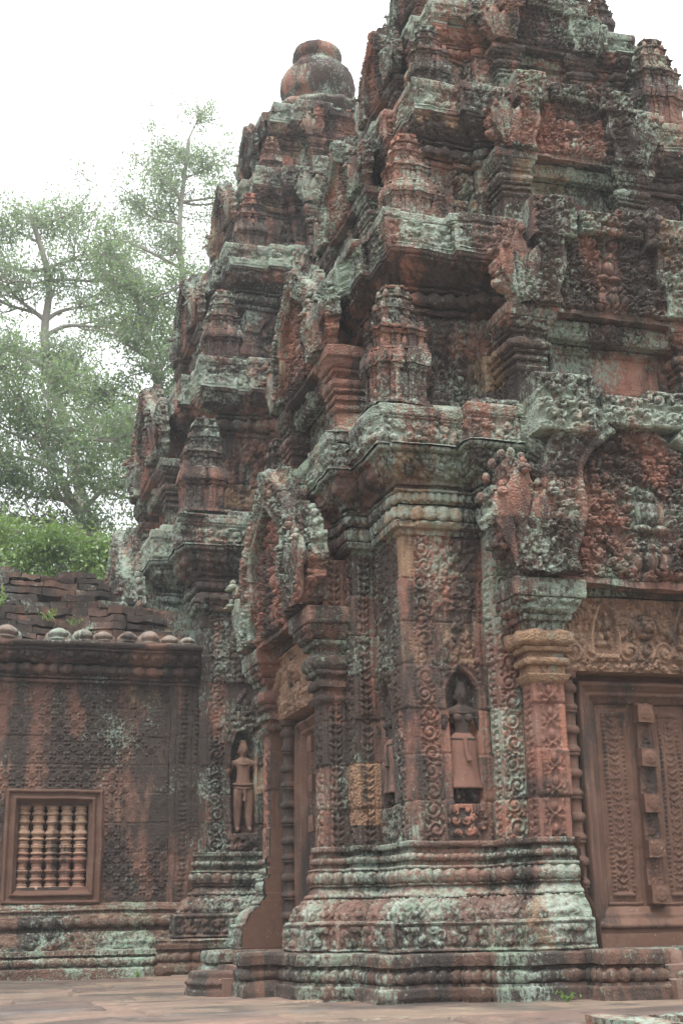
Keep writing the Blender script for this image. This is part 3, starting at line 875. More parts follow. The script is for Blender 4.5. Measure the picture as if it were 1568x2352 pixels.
def mirror_mb(mb):
    out = MB()
    for V, N in zip(mb.v, mb.n): pass
    V = np.concatenate(mb.v).copy(); N = np.concatenate(mb.n).copy(); Q = np.concatenate(mb.q)
    V[:, 0] *= -1; N[:, 0] *= -1
    out.raw(V, Q[:, ::-1], N)
    return out

def make_pediment(root, S, seed, gap=None, mat=None, blk=0.014, res=None, crest=None, leaves=True):
    mat = mat or M_PED
    fr, ty, na = pediment_meshes(seed, gap, res or 0.013, crest, leaves)
    wx = dict(seed=seed, blk=blk, a1=0.012, a2=0.008, a3=0.004, joint=0.012)
    o = fr.build('pediment', mat, root, wx, S)
    ty.build('tympanum', M_TYMP, o, wx, S)
    na.build('naga', mat, o, wx, S)
    mirror_mb(na).build('naga', mat, o, dict(wx, seed=seed+5), S)
    return o
def make_capital(b0, b1, back, o2, z0, z1, res, side, zone=None):
    """stacked capital over a pilaster; b0<b1 half-face coordinates, side=-1 left"""
    h = z1-z0; k = h/0.77; Z = lambda q: z0+h*q
    g = [('plain', [(Z(0.0), 0.0), (Z(0.03), 0.03*k), (Z(0.09), 0.05*k), (Z(0.095), 0.015*k), (Z(0.17), 0.015*k), (Z(0.175), 0.045*k)]),
         ('bud', [(Z(0.18), 0.045*k), (Z(0.25), 0.045*k)]),
         ('plain', [(Z(0.255), 0.02*k), (Z(0.30), 0.02*k), (Z(0.305), 0.06*k), (Z(0.35), 0.07*k), (Z(0.355), 0.05*k)]),
         ('petal', [(Z(0.36), 0.055*k), (Z(0.40), 0.085*k), (Z(0.47), 0.085*k), (Z(0.51), 0.055*k)]),
         ('plain', [(Z(0.515), 0.03*k), (Z(0.60), 0.04*k), (Z(0.605), 0.075*k), (Z(0.66), 0.085*k), (Z(0.665), 0.06*k)]),
         ('fol', [(Z(0.67), 0.06*k), (Z(0.70), 0.10*k), (Z(0.76), 0.125*k), (Z(0.815), 0.135*k)]),
         ('plain', [(Z(0.815), 0.135*k), (Z(0.82), 0.16*k), (Z(0.845), 0.165*k)]),
         ('loz', [(Z(0.845), 0.165*k), (Z(0.985), 0.165*k)]),
         ('plain', [(Z(0.985), 0.165*k), (Z(1.0), 0.155*k), (Z(1.0), -0.08)])]
    if zone == 0: g = g[:4]
    if zone == 1: g = g[4:]
    x0, x1 = (-b1, -b0) if side < 0 else (b0, b1)
    pl = [(x0, -back, 's'), (x0, -o2, 'f'), (x1, -o2, 'r'), (x1, -back, '')]
    mb = MB(); sweep(mb, pl, g, res, False, std_carve(0.8*k+0.2, 4)); return mb
def make_pilaster(b0, b1, back, o2, z0, z1, res, side, seed=2):
    x0, x1 = (-b1, -b0) if side < 0 else (b0, b1)
    pl = [(x0, -back, 'B_side_l'), (x0, -o2, 'B_front_l'), (x1, -o2, 'in'), (x1, -back, '')]
    mb = MB(); sweep(mb, pl, [('wall', [(z0, 0), (z1, 0)])], res, False, wall_carve(seed)); return mb

def colonette(x, y, z0, z1, r):
    h = z1-z0; pr = [(r*0.2, z0)]
    def ring(zc, hh, rr, n=5):
        for q in range(n+1):
            a = -math.pi/2+math.pi*q/n
            pr.append((r*0.82+(rr-0.82)*r*math.cos(a), zc+hh/2*math.sin(a)))
    pr += [(r*1.15, z0), (r*1.15, z0+0.05)]
    n = 6
    for q in range(n):
        zc = z0+h*(q+0.5)/n; dz = h/n
        ring(zc-0.45*dz, 0.03, 1.02); ring(zc-0.36*dz, 0.05, 1.12); ring(zc-0.29*dz, 0.02, 0.98)
        pr += [(r*0.80, zc-0.24*dz), (r*0.80, zc-0.02*dz)]
        ring(zc+0.02*dz, 0.02, 0.95); ring(zc+0.10*dz, 0.07, 1.16); ring(zc+0.18*dz, 0.02, 1.0)
        pr += [(r*0.80, zc+0.22*dz), (r*0.80, zc+0.40*dz)]
    pr += [(r*0.9, z1-0.06), (r*1.2, z1-0.04), (r*1.2, z1)]
    m = MB(); m.lathe(pr, x, y, 20); return m

def rect_frame(m, x0, x1, z0, z1, y, prof):
    """stepped frame: prof list of (inset, outward) from the outer edge to the inner edge; y = face plane"""
    cs = []
    for ins, o in prof:
        cs.append(np.array([(x0+ins, y-o, z0+ins), (x1-ins, y-o, z0+ins), (x1-ins, y-o, z1-ins), (x0+ins, y-o, z1-ins)]))
    for e in range(4):
        rows = []
        k = 14
        t = np.linspace(0, 1, k)[:, None]
        for c in cs: rows.append(c[e]*(1-t)+c[(e+1) % 4]*t)
        G = np.stack(rows, 1)
        m.grid(G)
def make_door(root, S, w2, z0, z1, y, res, mat=None, seed=1):
    """false door: frame > leaf panels, central strip with bosses. w2 half width of outer frame"""
    mat = mat or M_DOOR
    k = w2/0.55
    fr = MB()
    rect_frame(fr, -w2, w2, z0, z1, y, [(0, 0.0), (0, 0.10*k), (0.03*k, 0.105*k), (0.035*k, 0.085*k), (0.06*k, 0.085*k), (0.065*k, 0.06*k), (0.085*k, 0.065*k), (0.105*k, 0.06*k), (0.11*k, 0.03*k), (0.15*k, 0.03*k), (0.155*k, -0.02*k)])
    wx = dict(seed=seed, blk=0.0, a1=0.008, a2=0.007, a3=0.004, joint=0)
    o = fr.build('false_door', mat, root, wx, S)
    ins = 0.15*k
    xa, xb, za, zb = -w2+ins, w2-ins, z0+ins, z1-ins
    lf = MB()
    nu, nv = int((xb-xa)/res)+2, int((zb-za)/res)+2
    U, V = np.meshgrid(np.linspace(0, xb-xa, nu), np.linspace(0, zb-za, nv), indexing='ij')
    P = np.stack([xa+U, np.full(U.shape, y+0.01), za+V], -1)
    L = xb-xa; Hh = zb-za; cs = 0.075*k
    u = np.minimum(U, L-U)         # distance from the outer side, each leaf
    wl = L/2-cs
    e = np.minimum(np.minimum(u, wl-u), np.minimum(V, Hh-V))
    H = np.zeros(U.shape)
    H = np.where((e > 0.015*k) & (e < 0.032*k), 0.012*k, H)
    H = np.where((e > 0.036*k) & (e < 0.07*k), -0.004, H)
    bd = (np.abs(((V/(0.034*k)) % 1)-0.5) < 0.32) | (np.abs(((U/(0.034*k)) % 1)-0.5) < 0.32) & (np.minimum(V, Hh-V) < e+0.001)
    H = np.where((e > 0.072*k) & (e < 0.096*k), 0.006*k+0.016*k*bd, H)
    pw = wl-0.23*k
    pn = (e > 0.115*k)
    ch = chevron(u-0.115*k, V, max(pw, 0.03), 0.10*k)
    H = np.where(pn, ch*0.026*k-0.016*k, H)
    lf.grid(P, H)
    lf.build('door_leaf', mat, o, wx, S)
    st = MB()
    cw = 0.06*k; d = 0.045*k
    nu2, nv2 = max(8, int(2*cw/res)), nv
    U, V = np.meshgrid(np.linspace(0, 2*cw, nu2), np.linspace(0, Hh, nv2), indexing='ij')
    P = np.stack([-cw+U, np.full(U.shape, y-d), za+V], -1)
    b = np.minimum(U, 2*cw-U)
    st.grid(P, np.where(b > 0.02*k, scroll(U-0.02*k, V, 2*cw-0.04*k, 3, 0.10*k)*0.016*k-0.006, 0))
    for sx, fl in ((-cw, 1), (cw, -1)):
        t = np.linspace(0, 1, 3); zz = np.linspace(za, zb, 30)
        G = np.zeros((3, 30, 3)); G[..., 0] = sx; G[..., 2] = zz[None]
        G[..., 1] = ((y+0.02)*(1-t)+(y-d)*t)[:, None] if fl > 0 else ((y-d)*(1-t)+(y+0.02)*t)[:, None]
        st.grid(G)
    st.build('centre_strip', mat, o, wx, S)
    for q in range(5):
        zc = za+Hh*(0.055+0.222*q)
        bm_ = MB(); hb = 0.068*k
        n = max(10, int(2*hb/res))
        U, V = np.meshgrid(np.linspace(-hb, hb, n), np.linspace(-hb, hb, n), indexing='ij')
        P = np.stack([U, np.full(U.shape, y-d-0.06*k), zc+V], -1)
        r = np.hypot(U, V)/hb; th = np.arctan2(V, U)
        H = np.where(r < 0.26, 0.012, np.clip(1-np.abs(r-0.52)/(0.2+0.08*np.cos(8*th)), 0, 1)**0.6*0.012)*k
        H = np.where(np.maximum(np.abs(U), np.abs(V)) > hb*0.86, 0.008*k, H)*np.clip((hb-np.maximum(np.abs(U), np.abs(V)))/(0.08*hb), 0, 1)
        bm_.grid(P, H)
        for (ax, sg) in ((0, -1), (0, 1), (2, -1), (2, 1)):
            t = np.linspace(-hb, hb, 5); dd = np.array([y-0.03, y-d-0.06*k])
            G = np.zeros((5, 2, 3))
            if ax == 0:
                G[..., 0] = sg*hb; G[..., 2] = zc+t[:, None]; G[..., 1] = dd[None]
                if sg < 0: G = G[::-1]
                G = G[::-1]
            else:
                G[..., 0] = t[:, None]; G[..., 2] = zc+sg*hb; G[..., 1] = dd[None]
                if sg < 0: G = G[::-1]
            bm_.grid(G)
        bm_.build('boss', M_JAMB, o, wx, S)
    return o
def make_lintel(root, S, w2, z0, z1, y, dep, res, mat=None, seed=1, k=1.0):
    m = MB()
    L, Hh = 2*w2, z1-z0
    res = res*0.62
    nu, nv = int(L/res), int(Hh/res)+2
    U, V = np.meshgrid(np.linspace(0, L, nu), np.linspace(0, Hh, nv), indexing='ij')
    x = U-w2; v = V/Hh
    P = np.stack([x, np.full(U.shape, y-dep), z0+V], -1)
    wr = 0.8+0.3*n1(P.reshape(-1, 3), 3.0, 5).reshape(U.shape)
    H = foliage(x+0.25*(V-Hh*0.5)*np.sign(x), V, 0.060*k, seed)*0.040*k*wr-0.006*k
    # row of coiled leaves hanging under the garland
    per = 0.155*k; kx = np.floor(x/per+0.5); xx = x-kx*per; zz = V-0.27*Hh
    rr_ = np.hypot(xx, zz)/(0.085*k); th = np.arctan2(zz, xx); sg = np.where(x > 0, 1.0, -1.0)
    coil = np.where(rr_ < 1.0, (0.35+0.65*sstep(0.35, 0.6, 0.5+0.5*np.cos(th*sg-rr_*9.0)))*np.clip(1.2-rr_, 0, 1)**0.4*0.055*k, -1)
    coil = np.where(rr_ < 0.25, 0.06*k, coil)
    H = np.where(rr_ < 1.0, coil*wr, H)
    # the garland itself, swinging in bays
    cz = 0.60+0.14*np.cos(np.abs(x)/w2*2*math.pi*1.5)
    g = np.abs(v-cz)*Hh/(0.036*k)
    H = np.where(g < 1, np.maximum(H, (0.052+0.012*np.cos(x*2*math.pi/(0.03*k)))*k*np.sqrt(np.clip(1-g**2, 0, 1))), H)
    # demon mask in the middle
    cx_ = 0.0; cz_ = 0.60*Hh
    ex, ez = x/(0.105*k), (V-cz_)/(0.10*k)
    r = np.hypot(ex, ez)
    msk = 0.085*k*np.sqrt(np.clip(1-r*r, 0, 1))
    for sx in (-1, 1):
        r2 = np.hypot(x-sx*0.038*k, V-cz_-0.03*k)/(0.024*k); msk = msk+np.where(r2 < 1, 0.022*k*np.sqrt(np.clip(1-r2*r2, 0, 1)), 0)
        br = np.abs(V-cz_-0.062*k+3.0/k*(np.abs(x)-0.038*k)**2)/(0.012*k); msk = msk+np.where((br < 1) & (np.abs(x) < 0.075*k), 0.012*k, 0)
    rn = np.hypot(x/(0.024*k), (V-cz_+0.005*k)/(0.02*k)); msk = msk+np.where(rn < 1, 0.022*k*np.sqrt(np.clip(1-rn*rn, 0, 1)), 0)
    mo = (np.abs(V-cz_+0.045*k) < 0.014*k) & (np.abs(x) < 0.06*k); msk = np.where(mo, msk*0.45+0.02*k*(np.abs(((x/(0.016*k)) % 1)-0.5) < 0.3), msk)
    H = np.where(r < 1, np.maximum(msk, H*0.3), H)
    for sx in (-1, 1):           # riders under small pointed arches
        fx = x-sx*0.46*w2
        zq = (V/Hh)
        hw_ = 0.105*k*np.sqrt(np.clip((0.90-zq)/0.42, 0, 1))
        nic = (np.abs(fx) < hw_) & (zq > 0.22)
        rim = (np.abs(fx) < hw_+0.022*k) & (zq > 0.22) & (zq < 0.95) & ~nic
        def bl(cx, cz2, rx, rz, hh): return hh*k*np.sqrt(np.clip(1-((fx-cx*k)/(rx*k))**2-((V/k-cz2)/rz)**2, 0, 1))
        c0 = Hh/k*0.5
        fig = np.zeros(U.shape)
        for b_ in ((0, c0+0.145, 0.026, 0.032, 0.07), (0, c0+0.07, 0.04, 0.055, 0.07), (-0.045, c0+0.065, 0.014, 0.05, 0.055), (0.048, c0+0.07, 0.014, 0.05, 0.055), (0.02, c0-0.005, 0.035, 0.035, 0.065), (-0.035, c0-0.03, 0.025, 0.05, 0.065), (0.045, c0-0.06, 0.018, 0.06, 0.06), (-0.02, c0-0.075, 0.06, 0.03, 0.05)):
            fig = np.maximum(fig, bl(*b_))
        H = np.where(rim, 0.045*k, np.where(nic, fig-0.012*k, H))
        ped_ = (np.abs(fx) < 0.10*k) & (zq > 0.17) & (zq < 0.23); H = np.where(ped_, 0.05*k, H)
    H = np.where(v > 0.93, 0.030*k+0.012*k*(np.abs(((U/(0.03*k)) % 1)-0.5) < 0.32), H)
    ed = np.clip(np.minimum(np.minimum(U, L-U), np.minimum(V, Hh-V))/0.015, 0, 1)
    m.grid(P, H*ed)
    # underside, top and ends
    def q(a, b, c_, d):
        G = np.array([[a, d], [b, c_]], float); 
        t = np.linspace(0, 1, 12)[:, None, None]; s_ = np.linspace(0, 1, 4)[None, :, None]
        m.grid((G[0, 0]*(1-t)+G[1, 0]*t)*(1-s_)+(G[0, 1]*(1-t)+G[1, 1]*t)*s_)
    yf, yb = y-dep, y+0.02
    q((-w2, yb, z0), (w2, yb, z0), (w2, yf, z0), (-w2, yf, z0))
    q((-w2, yf, z1), (w2, yf, z1), (w2, yb, z1), (-w2, yb, z1))
    q((-w2, yb, z0), (-w2, yf, z0), (-w2, yf, z1), (-w2, yb, z1))
    q((w2, yf, z0), (w2, yb, z0), (w2, yb, z1), (w2, yf, z1))
    return m.build('lintel', mat or M_LINT, root, dict(seed=seed, blk=0, a1=0.006, a2=0.005, a3=0.002, joint=0), S)

def antefix_mesh(res):
    """miniature prasat one unit high, 0.46 wide"""
    m = MB()
    def lay(w, z0, z1, ov, h):
        sg = std_segs(w, w*0.60, w*0.10, w*0.20, w*0.42, w*0.18, w*0.06)
        zc = z0+(z1-z0)*0.62
        g = [('plain', [(z0, w*0.22), (z0+0.02*h, w*0.22), (z0+0.03*h, w*0.08), (z0+0.05*h, w*0.08), (z0+0.052*h, 0)]),
             ('wall', [(z0+0.052*h, 0), (zc, 0)]),
             ('plain', [(zc, 0), (zc+0.015, w*0.10), (zc+0.03, w*0.05), (zc+0.04, w*0.10), (zc+0.045, ov*0.8)]),
             ('bud', [(zc+0.05, ov), (zc+0.11*h, ov)]),
             ('plain', [(zc+0.11*h, ov), (z1-0.01, ov*0.7), (z1, ov*0.3), (z1+0.005, -w*0.3)])]
        def cv(tag, name, U, V, L, H, z):
            if tag == 'wall' and ('core' in name or 'front' in name): return foliage(U, V, 0.05, 3)*0.014
            if tag == 'wall' and name == 'door': return (np.abs(((U/L*3) % 1)-0.5) < 0.3)*0.01-0.006
            if tag == 'bud': return bead(U, V, L, H, 0.03)*0.012
            return None
        sweep(m, face_plan(w, sg), g, res, True, cv, coarse=3)
    lay(0.20, 0.0, 0.44, 0.032, 1.0)
    lay(0.178, 0.44, 0.62, 0.028, 0.6)
    lay(0.150, 0.62, 0.77, 0.026, 0.5)
    lay(0.118, 0.77, 0.88, 0.022, 0.4)
    lay(0.085, 0.88, 0.96, 0.018, 0.3)
    m.lathe([(0.05, 0.95), (0.07, 0.965), (0.055, 0.99), (0.03, 1.01), (0.0, 1.04)], 0, 0, 12)
    # small gabled porch face
    for q in range(4):
        c_, s_ = math.cos(q*math.pi/2), math.sin(q*math.pi/2)
        aa = np.linspace(0, math.pi, 11)
        xs = np.concatenate([[-0.075], -0.075*np.cos(aa), [0.075]]); zs = np.concatenate([[0.25], 0.31+0.085*np.sin(aa), [0.25]])
        pts = np.stack([xs, np.full(len(xs), -0.225), zs], -1)
        R = np.array([[c_, -s_, 0], [s_, c_, 0], [0, 0, 1]])
        m.tube(pts @ R.T, np.full(len(xs), 0.020), 6)
        for (hx, hz) in ((0.19, 0.47), (0.165, 0.645), (0.135, 0.79), (0.10, 0.90)):
            k_ = np.array([[hx, -hx, hz]]) @ R.T; m.ball(k_[0], 0.024, 0.024, 0.045, 8)
            k_ = np.array([[0.0, -hx-0.02, hz+0.01]]) @ R.T; m.ball(k_[0], 0.035, 0.03, 0.06, 8)
    return m

# ---- carved standing figures (one continuous skinned body each)
def skin_figure(name, joints, edges, mat, parent, loc, scale=1.0, sub=2):
    me = bpy.data.meshes.new(name)
    keys = list(joints)
    me.from_pydata([joints[k][0] for k in keys], [(keys.index(a), keys.index(b)) for a, b in edges], [])
    o = bpy.data.objects.new(name, me); COL.objects.link(o)
    sk = o.modifiers.new('Skin', 'SKIN')
    if not me.skin_vertices: me.skin_vertices.new(name='')
    for i, k in enumerate(keys):
        r = joints[k][1]
        me.skin_vertices[0].data[i].radius = r if isinstance(r, tuple) else (r, r)
    me.skin_vertices[0].data[0].use_root = True
    sk.use_smooth_shade = True
    sb = o.modifiers.new('Sub', 'SUBSURF'); sb.levels = sub; sb.render_levels = sub
    dg = bpy.context.evaluated_depsgraph_get()
    nm = bpy.data.meshes.new_from_object(o.evaluated_get(dg))
    o.modifiers.clear(); o.data = nm
    nm.materials.clear(); nm.materials.append(mat)
    for p in nm.polygons: p.use_smooth = True
    o.parent = parent; o.location = loc; o.scale = (scale, scale*0.8, scale)
    return o
def body_joints(female=False):
    """unit height 1.0, faces -Y"""
    hip = 0.095 if female else 0.075
    J = {'pelvis': ((0, 0, 0.50), (0.085 if not female else 0.10, 0.06)),
         'waist': ((0, 0, 0.58), (0.060 if not female else 0.052, 0.05)), 'chest': ((0, 0, 0.70), (0.088 if not female else 0.078, 0.058)),
         'collar': ((0, 0, 0.770), (0.062, 0.042)), 'neck': ((0, 0, 0.815), (0.032, 0.032)), 'chin': ((0, -0.008, 0.845), (0.036, 0.040)),
         'head': ((0, -0.006, 0.885), (0.055, 0.056)), 'crown': ((0, 0, 0.930), (0.048, 0.048)), 'bun0': ((0, 0, 0.965), (0.036, 0.036)), 'bun1': ((0, 0, 1.02), (0.032, 0.032))}
    E = [('pelvis', 'waist'), ('waist', 'chest'), ('chest', 'collar'), ('collar', 'neck'), ('neck', 'chin'), ('chin', 'head'), ('head', 'crown'), ('crown', 'bun0'), ('bun0', 'bun1')]
    for s, t in ((-1, 'l'), (1, 'r')):
        J['sh'+t] = ((s*0.108, 0, 0.750), (0.038, 0.036)); J['el'+t] = ((s*0.138, 0.0, 0.625), (0.027, 0.026))
        if s < 0:
            J['wr'+t] = ((s*0.155, -0.06, 0.60), (0.020, 0.020)); J['hd'+t] = ((s*0.155, -0.075, 0.66), (0.024, 0.018))
        else:
            J['wr'+t] = ((s*0.168, -0.01, 0.50), (0.019, 0.019)); J['hd'+t] = ((s*0.172, -0.015, 0.445), (0.024, 0.016))
        J['hp'+t] = ((s*0.052, 0, 0.455), (0.058, 0.055)); J['kn'+t] = ((s*0.054, -0.006, 0.27), (0.041, 0.042))
        J['cf'+t] = ((s*0.055, 0.004, 0.17), (0.037, 0.040)); J['an'+t] = ((s*0.055, 0, 0.045), (0.021, 0.022)); J['ft'+t] = ((s*0.062, -0.065, 0.014), (0.026, 0.013))
        E += [('collar', 'sh'+t), ('sh'+t, 'el'+t), ('el'+t, 'wr'+t), ('wr'+t, 'hd'+t), ('pelvis', 'hp'+t), ('hp'+t, 'kn'+t), ('kn'+t, 'cf'+t), ('cf'+t, 'an'+t), ('an'+t, 'ft'+t)]
    return J, E
def face_and_hands(root_fig, mat, female):
    """nose, eyes, mouth, ears and separate fingers as relief on the figure"""
    m = MB()
    m.tube([(0, -0.052, 0.895), (0, -0.064, 0.872), (0, -0.057, 0.866)], [0.006, 0.011, 0.007], 6)
    for s in (-1, 1):
        m.ball((s*0.020, -0.050, 0.893), 0.011, 0.006, 0.006, 8)
        m.ball((s*0.050, 0.0, 0.875), 0.008, 0.014, 0.026, 8)
        m.tube([(s*0.008, -0.055, 0.904), (s*0.022, -0.053, 0.909), (s*0.036, -0.044, 0.903)], [0.004, 0.004, 0.003], 5)
    m.ball((0, -0.049, 0.852), 0.016, 0.007, 0.005, 8)
    m.ball((0, -0.047, 0.846), 0.012, 0.007, 0.004, 8)
    m.build('face_relief', mat, root_fig)
    for s in (-1, 1):
        m = MB()
        bx, by, bz = (-0.155, -0.078, 0.672) if s < 0 else (0.172, -0.018, 0.438)
        up = 1 if s < 0 else -1
        for q in range(4):
            ox = (q-1.5)*0.011; ln = (0.040, 0.046, 0.044, 0.034)[q]
            m.tube([(bx+ox, by, bz), (bx+ox*1.15, by-0.008, bz+up*ln*0.55), (bx+ox*1.1, by-0.022, bz+up*ln)], [0.0058, 0.0055, 0.0042], 6)
        m.tube([(bx-s*0.018, by-0.004, bz-up*0.022), (bx-s*0.030, by-0.016, bz-up*0.004), (bx-s*0.026, by-0.026, bz+up*0.012)], [0.0075, 0.0065, 0.005], 6)
        m.ball((bx, by-0.002, bz-up*0.012), 0.024, 0.013, 0.026, 10)
        m.build('hand', mat, root_fig)
def jewels(o, mat, w_=1.0):
    m = MB()
    a = np.linspace(-2.2, 2.2, 17)
    m.tube(np.stack([0.060*np.sin(a), -0.050*np.cos(a)-0.006, 0.765-0.028*np.cos(a)], -1), np.full(17, 0.011), 6); m.build('necklace', mat, o)
    m = MB(); a = np.linspace(0, 2*math.pi, 19)
    m.tube(np.stack([0.098*w_*np.sin(a), -0.070*np.cos(a), 0.525-0.012*np.cos(a)], -1), np.full(19, 0.012), 6); m.build('belt', mat, o)
    for s in (-1, 1):
        m = MB(); m.tube(np.stack([s*0.130+0.036*np.sin(a), -0.036*np.cos(a), 0.70+0*a], -1), np.full(19, 0.007), 6); m.build('armlet', mat, o)
def make_male(parent, loc, sc, mat):
    J, E = body_joints(False)
    o = skin_figure('guardian_figure', J, E, mat, parent, loc, sc)
    face_and_hands(o, mat, False); jewels(o, mat, 0.92)
    m = MB()
    m.tube([(-0.085, 0, 0.495), (-0.05, -0.055, 0.48), (0, -0.068, 0.47), (0.05, -0.055, 0.48), (0.085, 0, 0.495)], [0.012]*5, 6)
    hb = MB(); hb.lathe([(0.040, 0.918), (0.048, 0.922), (0.046, 0.932), (0.036, 0.938)], 0, -0.002, 14); hb.build('headband', mat, o)
    m.tube([(0, -0.068, 0.47), (0.01, -0.066, 0.40), (0.005, -0.058, 0.34)], [0.018, 0.014, 0.02], 6)
    m.build('loincloth', mat, o)
    return o
def make_female(parent, loc, sc, mat):
    J, E = body_joints(True)
    o = skin_figure('devata_figure', J, E, mat, parent, loc, sc)
    face_and_hands(o, mat, True); jewels(o, mat)
    m = MB()
    for s in (-1, 1): m.ball((s*0.043, -0.052, 0.695), 0.036, 0.034, 0.036, 12)
    m.build('bust', mat, o)
    k = MB()
    prof = [(0.058, 0.575), (0.10, 0.53), (0.108, 0.48), (0.103, 0.40), (0.105, 0.30), (0.115, 0.20), (0.135, 0.12), (0.142, 0.105), (0.12, 0.10)]
    n = 48
    th = np.linspace(0, 2*math.pi, n+1)
    prof = np.array(prof[::-1])
    rip = 1+0.035*np.cos(th*11)[:, None]*np.clip((0.5-prof[None, :, 1])/0.3, 0, 1)
    P = np.stack([prof[None, :, 0]*rip*np.cos(th)[:, None], prof[None, :, 0]*rip*0.72*np.sin(th)[:, None], np.broadcast_to(prof[None, :, 1], (n+1, len(prof)))], -1)
    k.grid(P)
    k.tube([(0, -0.08, 0.52), (0.0, -0.085, 0.42), (0.025, -0.088, 0.33)], [0.02, 0.016, 0.024], 7)
    k.build('skirt', mat, o)
    f = MB(); f.tube([(0.172, -0.02, 0.43), (0.185, -0.03, 0.36), (0.195, -0.02, 0.27)], [0.008, 0.007, 0.008], 6); f.ball((0.196, -0.02, 0.245), 0.02, 0.02, 0.034, 8)
    f.build('lotus_bud', mat, o)
    for s in (-1, 1):
        a = MB(); a.lathe([(0.026, 0.06), (0.031, 0.065), (0.026, 0.07), (0.031, 0.075), (0.026, 0.08)], s*0.055, 0, 12); a.build('anklet', mat, o)
    return o

def porch_parts(root, S, t, res, seed):
    """an upper-tier false porch on the front face: pilasters with capitals, lintel, false door, pediment"""
    parts = []
    b0, b1 = t['pil']; back = t['w']-0.05; p = t['p']; o2 = p-0.10
    zc0 = t['pb']-0.56*(t['k']/0.78)
    k = t['k']
    for sd in (-1, 1):
        o = make_pilaster(b0+0.03, b1-0.06, back, o2-0.04, t['pz'], zc0, res, sd, seed).build('pilaster', M_TIER, root, dict(seed=seed, blk=0.01, a1=0.012, a2=0.01, a3=0.004, joint=0), S)
        make_capital(b0+0.03, b1-0.06, back, o2-0.04, zc0, t['pb'], res, sd).build('capital', M_TIER, o, dict(seed=seed, blk=0.008, a1=0.012, a2=0.01, a3=0.004, joint=0), S)
        parts.append(o)
    parts.append(make_lintel(root, S, b0+0.02, t['pb']-0.26*k, t['pb']-0.03, -(o2-0.14), 0.10*k, res, M_PED, seed, k*0.9))
    # dark recess wall carrying the false door
    d = MB(); yy = -(o2-0.22)
    rect_frame(d, -b0*0.8, b0*0.8, t['pz']-0.02, t['pb']-0.27*k, yy, [(0, 0.0), (0, 0.05), (0.03*k, 0.05), (0.035*k, 0.02), (0.08*k, 0.02), (0.085*k, -0.01)])
    d.box(-b0, b0, yy+0.0, yy+0.1, t['pz']-0.02, t['pb']-0.02, 0.05)
    parts.append(d.build('false_door', M_TIER, root, dict(seed=seed, blk=0, a1=0.01, a2=0.006, a3=0.003, joint=0), S))
    # porch body joining pediment to tower
    return parts

